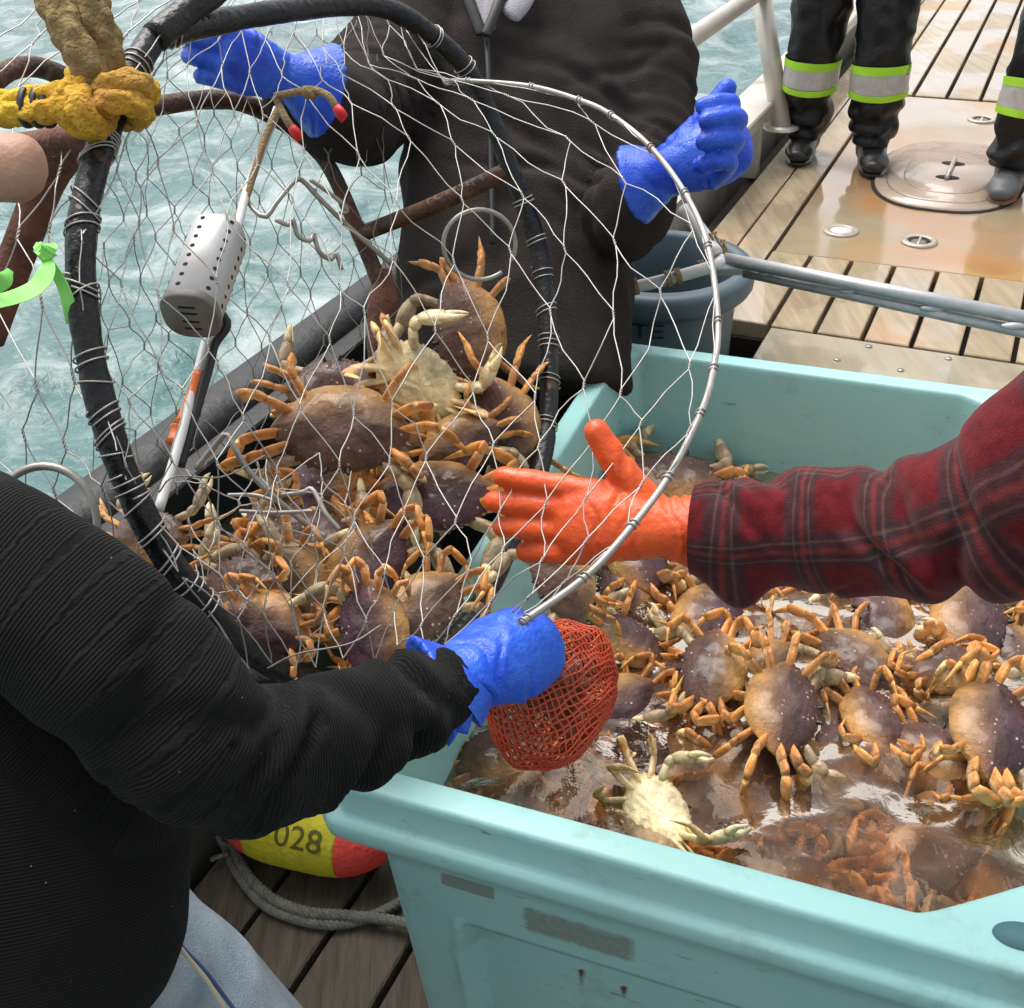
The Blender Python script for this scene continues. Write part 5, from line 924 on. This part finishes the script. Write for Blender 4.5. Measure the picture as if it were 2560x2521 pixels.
# -- person in rain trousers and second person at the right edge, on the upper deck
def leg_person(feet, label, bands, boot_mt, hipz=.86, sole=None):
    c = np.mean(feet, 0); root = empty('person', c, label, 'person'); P = []
    hp_ = c+ZZ*hipz+BU*.05
    for s, ft_ in zip((-1, 1), feet):
        kn = ft_*.55+(hp_+BV*s*.11)*.45+ZZ*.02-BU*.05; ank = ft_+ZZ*.09
        path = spline([hp_+BV*s*.10, kn, ank], 24); P.append(loft(path, np.interp(np.linspace(0, 1, 24), [0, .35, .55, .8, 1], [.125, .105, .095, .088, .080]), seg=22))
        for z0, z1, mt, nm, k_ in bands:
            i0 = [np.interp(z, path[::-1, 2]-c[2], np.arange(24)[::-1]) for z in (z0, z1)]
            q = np.array([[np.interp(i_, np.arange(24), path[:, j]) for j in range(3)] for i_ in np.linspace(i0[1], i0[0], 8)]); bd = loft(q, k_, seg=36, cap=False)
            rr_ = bd[0]-q.repeat(36, 0); vv_ = bd[0]+rr_*(.05*nz(bd[0], 16, 2.))[:, None]; part(root, nm, vv_, bd[1], mt)
        d_ = nrm(CP*[1, 1, 0]-ft_*[1, 1, 0]+BV*.25*s*2); a_ = ft_+ZZ*.05
        bt = [loft([ft_+ZZ*.16-d_*.03, a_-d_*.035], [.062, .058], seg=18, rnd=True), loft([a_-d_*.05, a_+d_*.05, a_+d_*.13, a_+d_*.165-ZZ*.006], [.048, .052, .054, .040], [.046, .044, .036, .024], hint=np.cross(d_, ZZ), seg=18, rnd=True)]
        v, f = blob(bt, .007, 4); v[:, 2] = np.maximum(v[:, 2], ft_[2]+.012); b_ = part(root, 'boot', v, f, boot_mt)
        so_ = loft([a_*[1, 1, 0]+ZZ*(ft_[2]+.012)+d_*q_ for q_ in (-.06, -.02, .05, .12, .165)], [.040, .046, .047, .050, .03], .011, hint=np.cross(d_, ZZ), seg=18, rnd=True); make('sole', under(root, so_[0]), so_[1], sole or M_BOOT, b_)
    P.append(loft([hp_+ZZ*.16, hp_-ZZ*.02], [.17, .165], [.12, .125], hint=BV, seg=20, rnd=True)); v, f = blob(P, .011, 6); al = v[:, 2]; v = wrinkle(v, f, .013, 8., off=3.); v = v+vnormals(v, f)*(.008*smooth(.45, .1, v[:, 2]-c[2])*np.sin(v[:, 2]*75+5*nz(v, 8, 1.)))[:, None]
    part(root, 'rain_trousers', v, f, M_RAIN)
    tor = blob([loft([hp_+ZZ*.1, hp_+ZZ*.35, hp_+ZZ*.55, hp_+ZZ*.64], [.18, .20, .21, .10], [.13, .14, .13, .08], hint=BV, seg=22, rnd=True)]+[loft(spline([hp_+ZZ*.55+BV*s*.2, hp_+ZZ*.3+BV*s*.27, hp_+ZZ*.05+BV*s*.25-BU*.08], 10), np.linspace(.075, .05, 10), seg=14, rnd=True) for s in (-1, 1)], .013, 5)
    part(root, 'rain_jacket', wrinkle(*tor, .008, 8.), tor[1], M_RAIN)
    hd_ = hp_+ZZ*.82; v, f = blob([loft([hd_-ZZ*.2, hd_-ZZ*.06], [.055, .055], seg=14), loft([hd_-ZZ*.07, hd_, hd_+ZZ*.08], [.06, .078, .07], [.075, .095, .09], hint=BV, seg=18, rnd=True)], .009, 4); part(root, 'body', v, f, M_SKIN)
    return root
bands = ((.345, .37, M_LIME, 'lime_band', .1035), (.285, .345, M_SILVER, 'silver_band', .1025), (.262, .285, M_LIME, 'lime_band', .1035))
leg_person([AZ(1515, 292, DZ), AZ(1642, 312, DZ)], 'person standing in black rain trousers with lime and silver leg bands', bands, M_BOOT)
leg_person([AZ(1900, 362, DZ), AZ(2090, 330, DZ)], 'person cut by the right edge with grey rubber boots on the hatch', bands, M_GREYBOOT, sole=M_SOLE)

# -- bare arm at the left edge
root = empty('person', A(-150, 330, .95), 'bare skin of an arm poking in at the left edge below the rope', 'person')
v, f = blob([loft(spline([A(-420, 420, 1.05), A(-220, 345, 1.0), A(-80, 315, .97), A(38, 318, .95)], 20), m(1, .96)*np.linspace(85, 66, 20), m(1, .96)*np.linspace(80, 52, 20), hint=UP, seg=24, rnd=True)], .006, 5); part(root, 'body', v+vnormals(v, f)*(nz(v, 60, 2.)*.0008)[:, None], f, M_SKIN)

# ---------------------------------------------------------------- bait bag, buoy, grey rope
bc_ = A(1050, 1285, 1.08); R1 = m(132, 1.08)
bg_ = empty('bait_bag', bc_, 'red orange mesh bait bag hanging from the blue glove', 'bait bag')
axd = nrm(A(1085, 1312, 1.07)-A(950, 1268, 1.04)); ex = nrm(np.cross(axd, FW)); ey = np.cross(axd, ex)
def bagp(a, t): # t 0..1 along
    r = R1*np.interp(t, [0, .1, .25, .45, .65, .82, .94, 1.], [.30, .55, .82, .98, 1.0, .82, .50, .08]); z = (t-.55)*R1*2.1
    w = 1+.10*math.sin(2*a+4*t)+.05*math.sin(5*a-7*t+1)+.03*math.sin(9*a+11*t); return bc_+axd*z-UP*.028*math.sin(math.pi*t)*R1/.06*.5+(ex*math.cos(a)+ey*math.sin(a)*.62)*r*w
parts = []; NA, NT = 40, 24
for sgn in (1, -1):
    for k_ in range(NA):
        q = np.array([bagp(6.2832*(k_+sgn*j*.42)/NA+.03*math.sin(j+k_), j/(NT*1.5)) for j in range(int(NT*1.5)+1)]); parts.append(loft(q, .00115, seg=4, cap=False))
vv, f = cat_m(parts); part(bg_, 'mesh', vv, f, M_BAG)
g = np.random.default_rng(4); parts = []
for i in range(26):
    c = bc_+axd*g.uniform(-.4, .2)*R1+ex*g.uniform(-.36, .36)*R1+ey*g.uniform(-.2, .2)*R1-UP*.016; d_ = g.normal(0, 1, 3); d_ /= np.linalg.norm(d_); parts.append(loft([c-d_*.012, c, c+d_*.014], g.uniform(.006, .011, 3), seg=7, rnd=True))
vv, f = cat_m(parts); part(bg_, 'bait', vv, f, mat('bait_scraps', (.16, .05, .025), (.28, .13, .07), rough=.5, scale=60.))
b0, b1 = AZ(435, 1530, .10), AZ(715, 1600, .09); c = (b0+b1)/2; ax_ = nrm((b1-b0)*[1, 1, 0]); LB_ = .36; Rb = .078
by = empty('buoy', c, 'yellow buoy with red ends and number 028 lying beside the tote', 'buoy')
t_ = np.linspace(-1, 1, 60); rr_ = Rb*(1-np.abs(t_)**3.2*.86)**.75
for nm, k0, k1, mt in (('red_end', 0, 15, M_BUOYR), ('yellow_body', 14, 46, M_BUOYY), ('red_end', 45, 60, M_BUOYR)):
    vv, f = loft([c+ax_*LB_/2*q for q in t_[k0:k1]], rr_[k0:k1], seg=36, hint=ZZ); vv = vv+vnormals(vv, f)*(nz(vv, 60, 1.)*.0012)[:, None]; part(by, nm, vv, f, mt)
vw = nrm(CP-c); vw = nrm(vw-ax_*(vw@ax_)); sd_ = np.cross(ax_, vw); sd_ = sd_ if sd_[2] > 0 else -sd_
tv, tf = text_mesh('028', .062, .001); tv[:, 0] *= 1.05; th = tv[:, 1]/Rb-.28; ctr = (A(592, 1575, 1)-CP); 
xo = ((AZ(580, 1555, .14)-c)@ax_); vv = c+ax_*(tv[:, :1]+xo)+(vw*np.cos(th)[:, None]+sd_*np.sin(th)[:, None])*(Rb*.985+.0012+tv[:, 2:]*1.)
part(by, 'lettering', vv, tf, M_INK, sm=False)
gr = empty('grey_rope', AZ(560, 1720, .02), 'weathered grey rope looped on the lower deck planks', 'rope')
for k_, P in enumerate(([(415, 1575), (432, 1610), (450, 1650), (495, 1705), (560, 1735), (640, 1745), (720, 1722), (790, 1680)], [(436, 1585), (452, 1625), (478, 1665), (520, 1700), (580, 1722), (650, 1728), (720, 1735), (800, 1750)])):
    Cc = spline([AZ(x, y, .016+.012*k_) for x, y in P], 260); T_ = np.gradient(Cc, axis=0); s = np.concatenate([[0], np.cumsum(np.linalg.norm(np.diff(Cc, axis=0), axis=1))]); n1 = np.cross(T_, ZZ); n1 /= np.linalg.norm(n1, axis=1)[:, None]; n2 = np.cross(T_, n1); n2 /= np.linalg.norm(n2, axis=1)[:, None]
    for j in range(3):
        a = s/.030*6.2832+j*2.094; vv, f = loft(Cc+n1*np.cos(a)[:, None]*.0052+n2*np.sin(a)[:, None]*.0052, .0056, seg=7); part(gr, 'strand', vv, f, M_GREYROPE)
for P in ([(432, 1612), (410, 1618), (398, 1625)], [(440, 1600), (418, 1590), (412, 1578)]):
    vv, f = tube([AZ(x, y, .03) for x, y in P], .005, seg=7, n=12); part(gr, 'frayed_end', vv, f, M_GREYROPE)
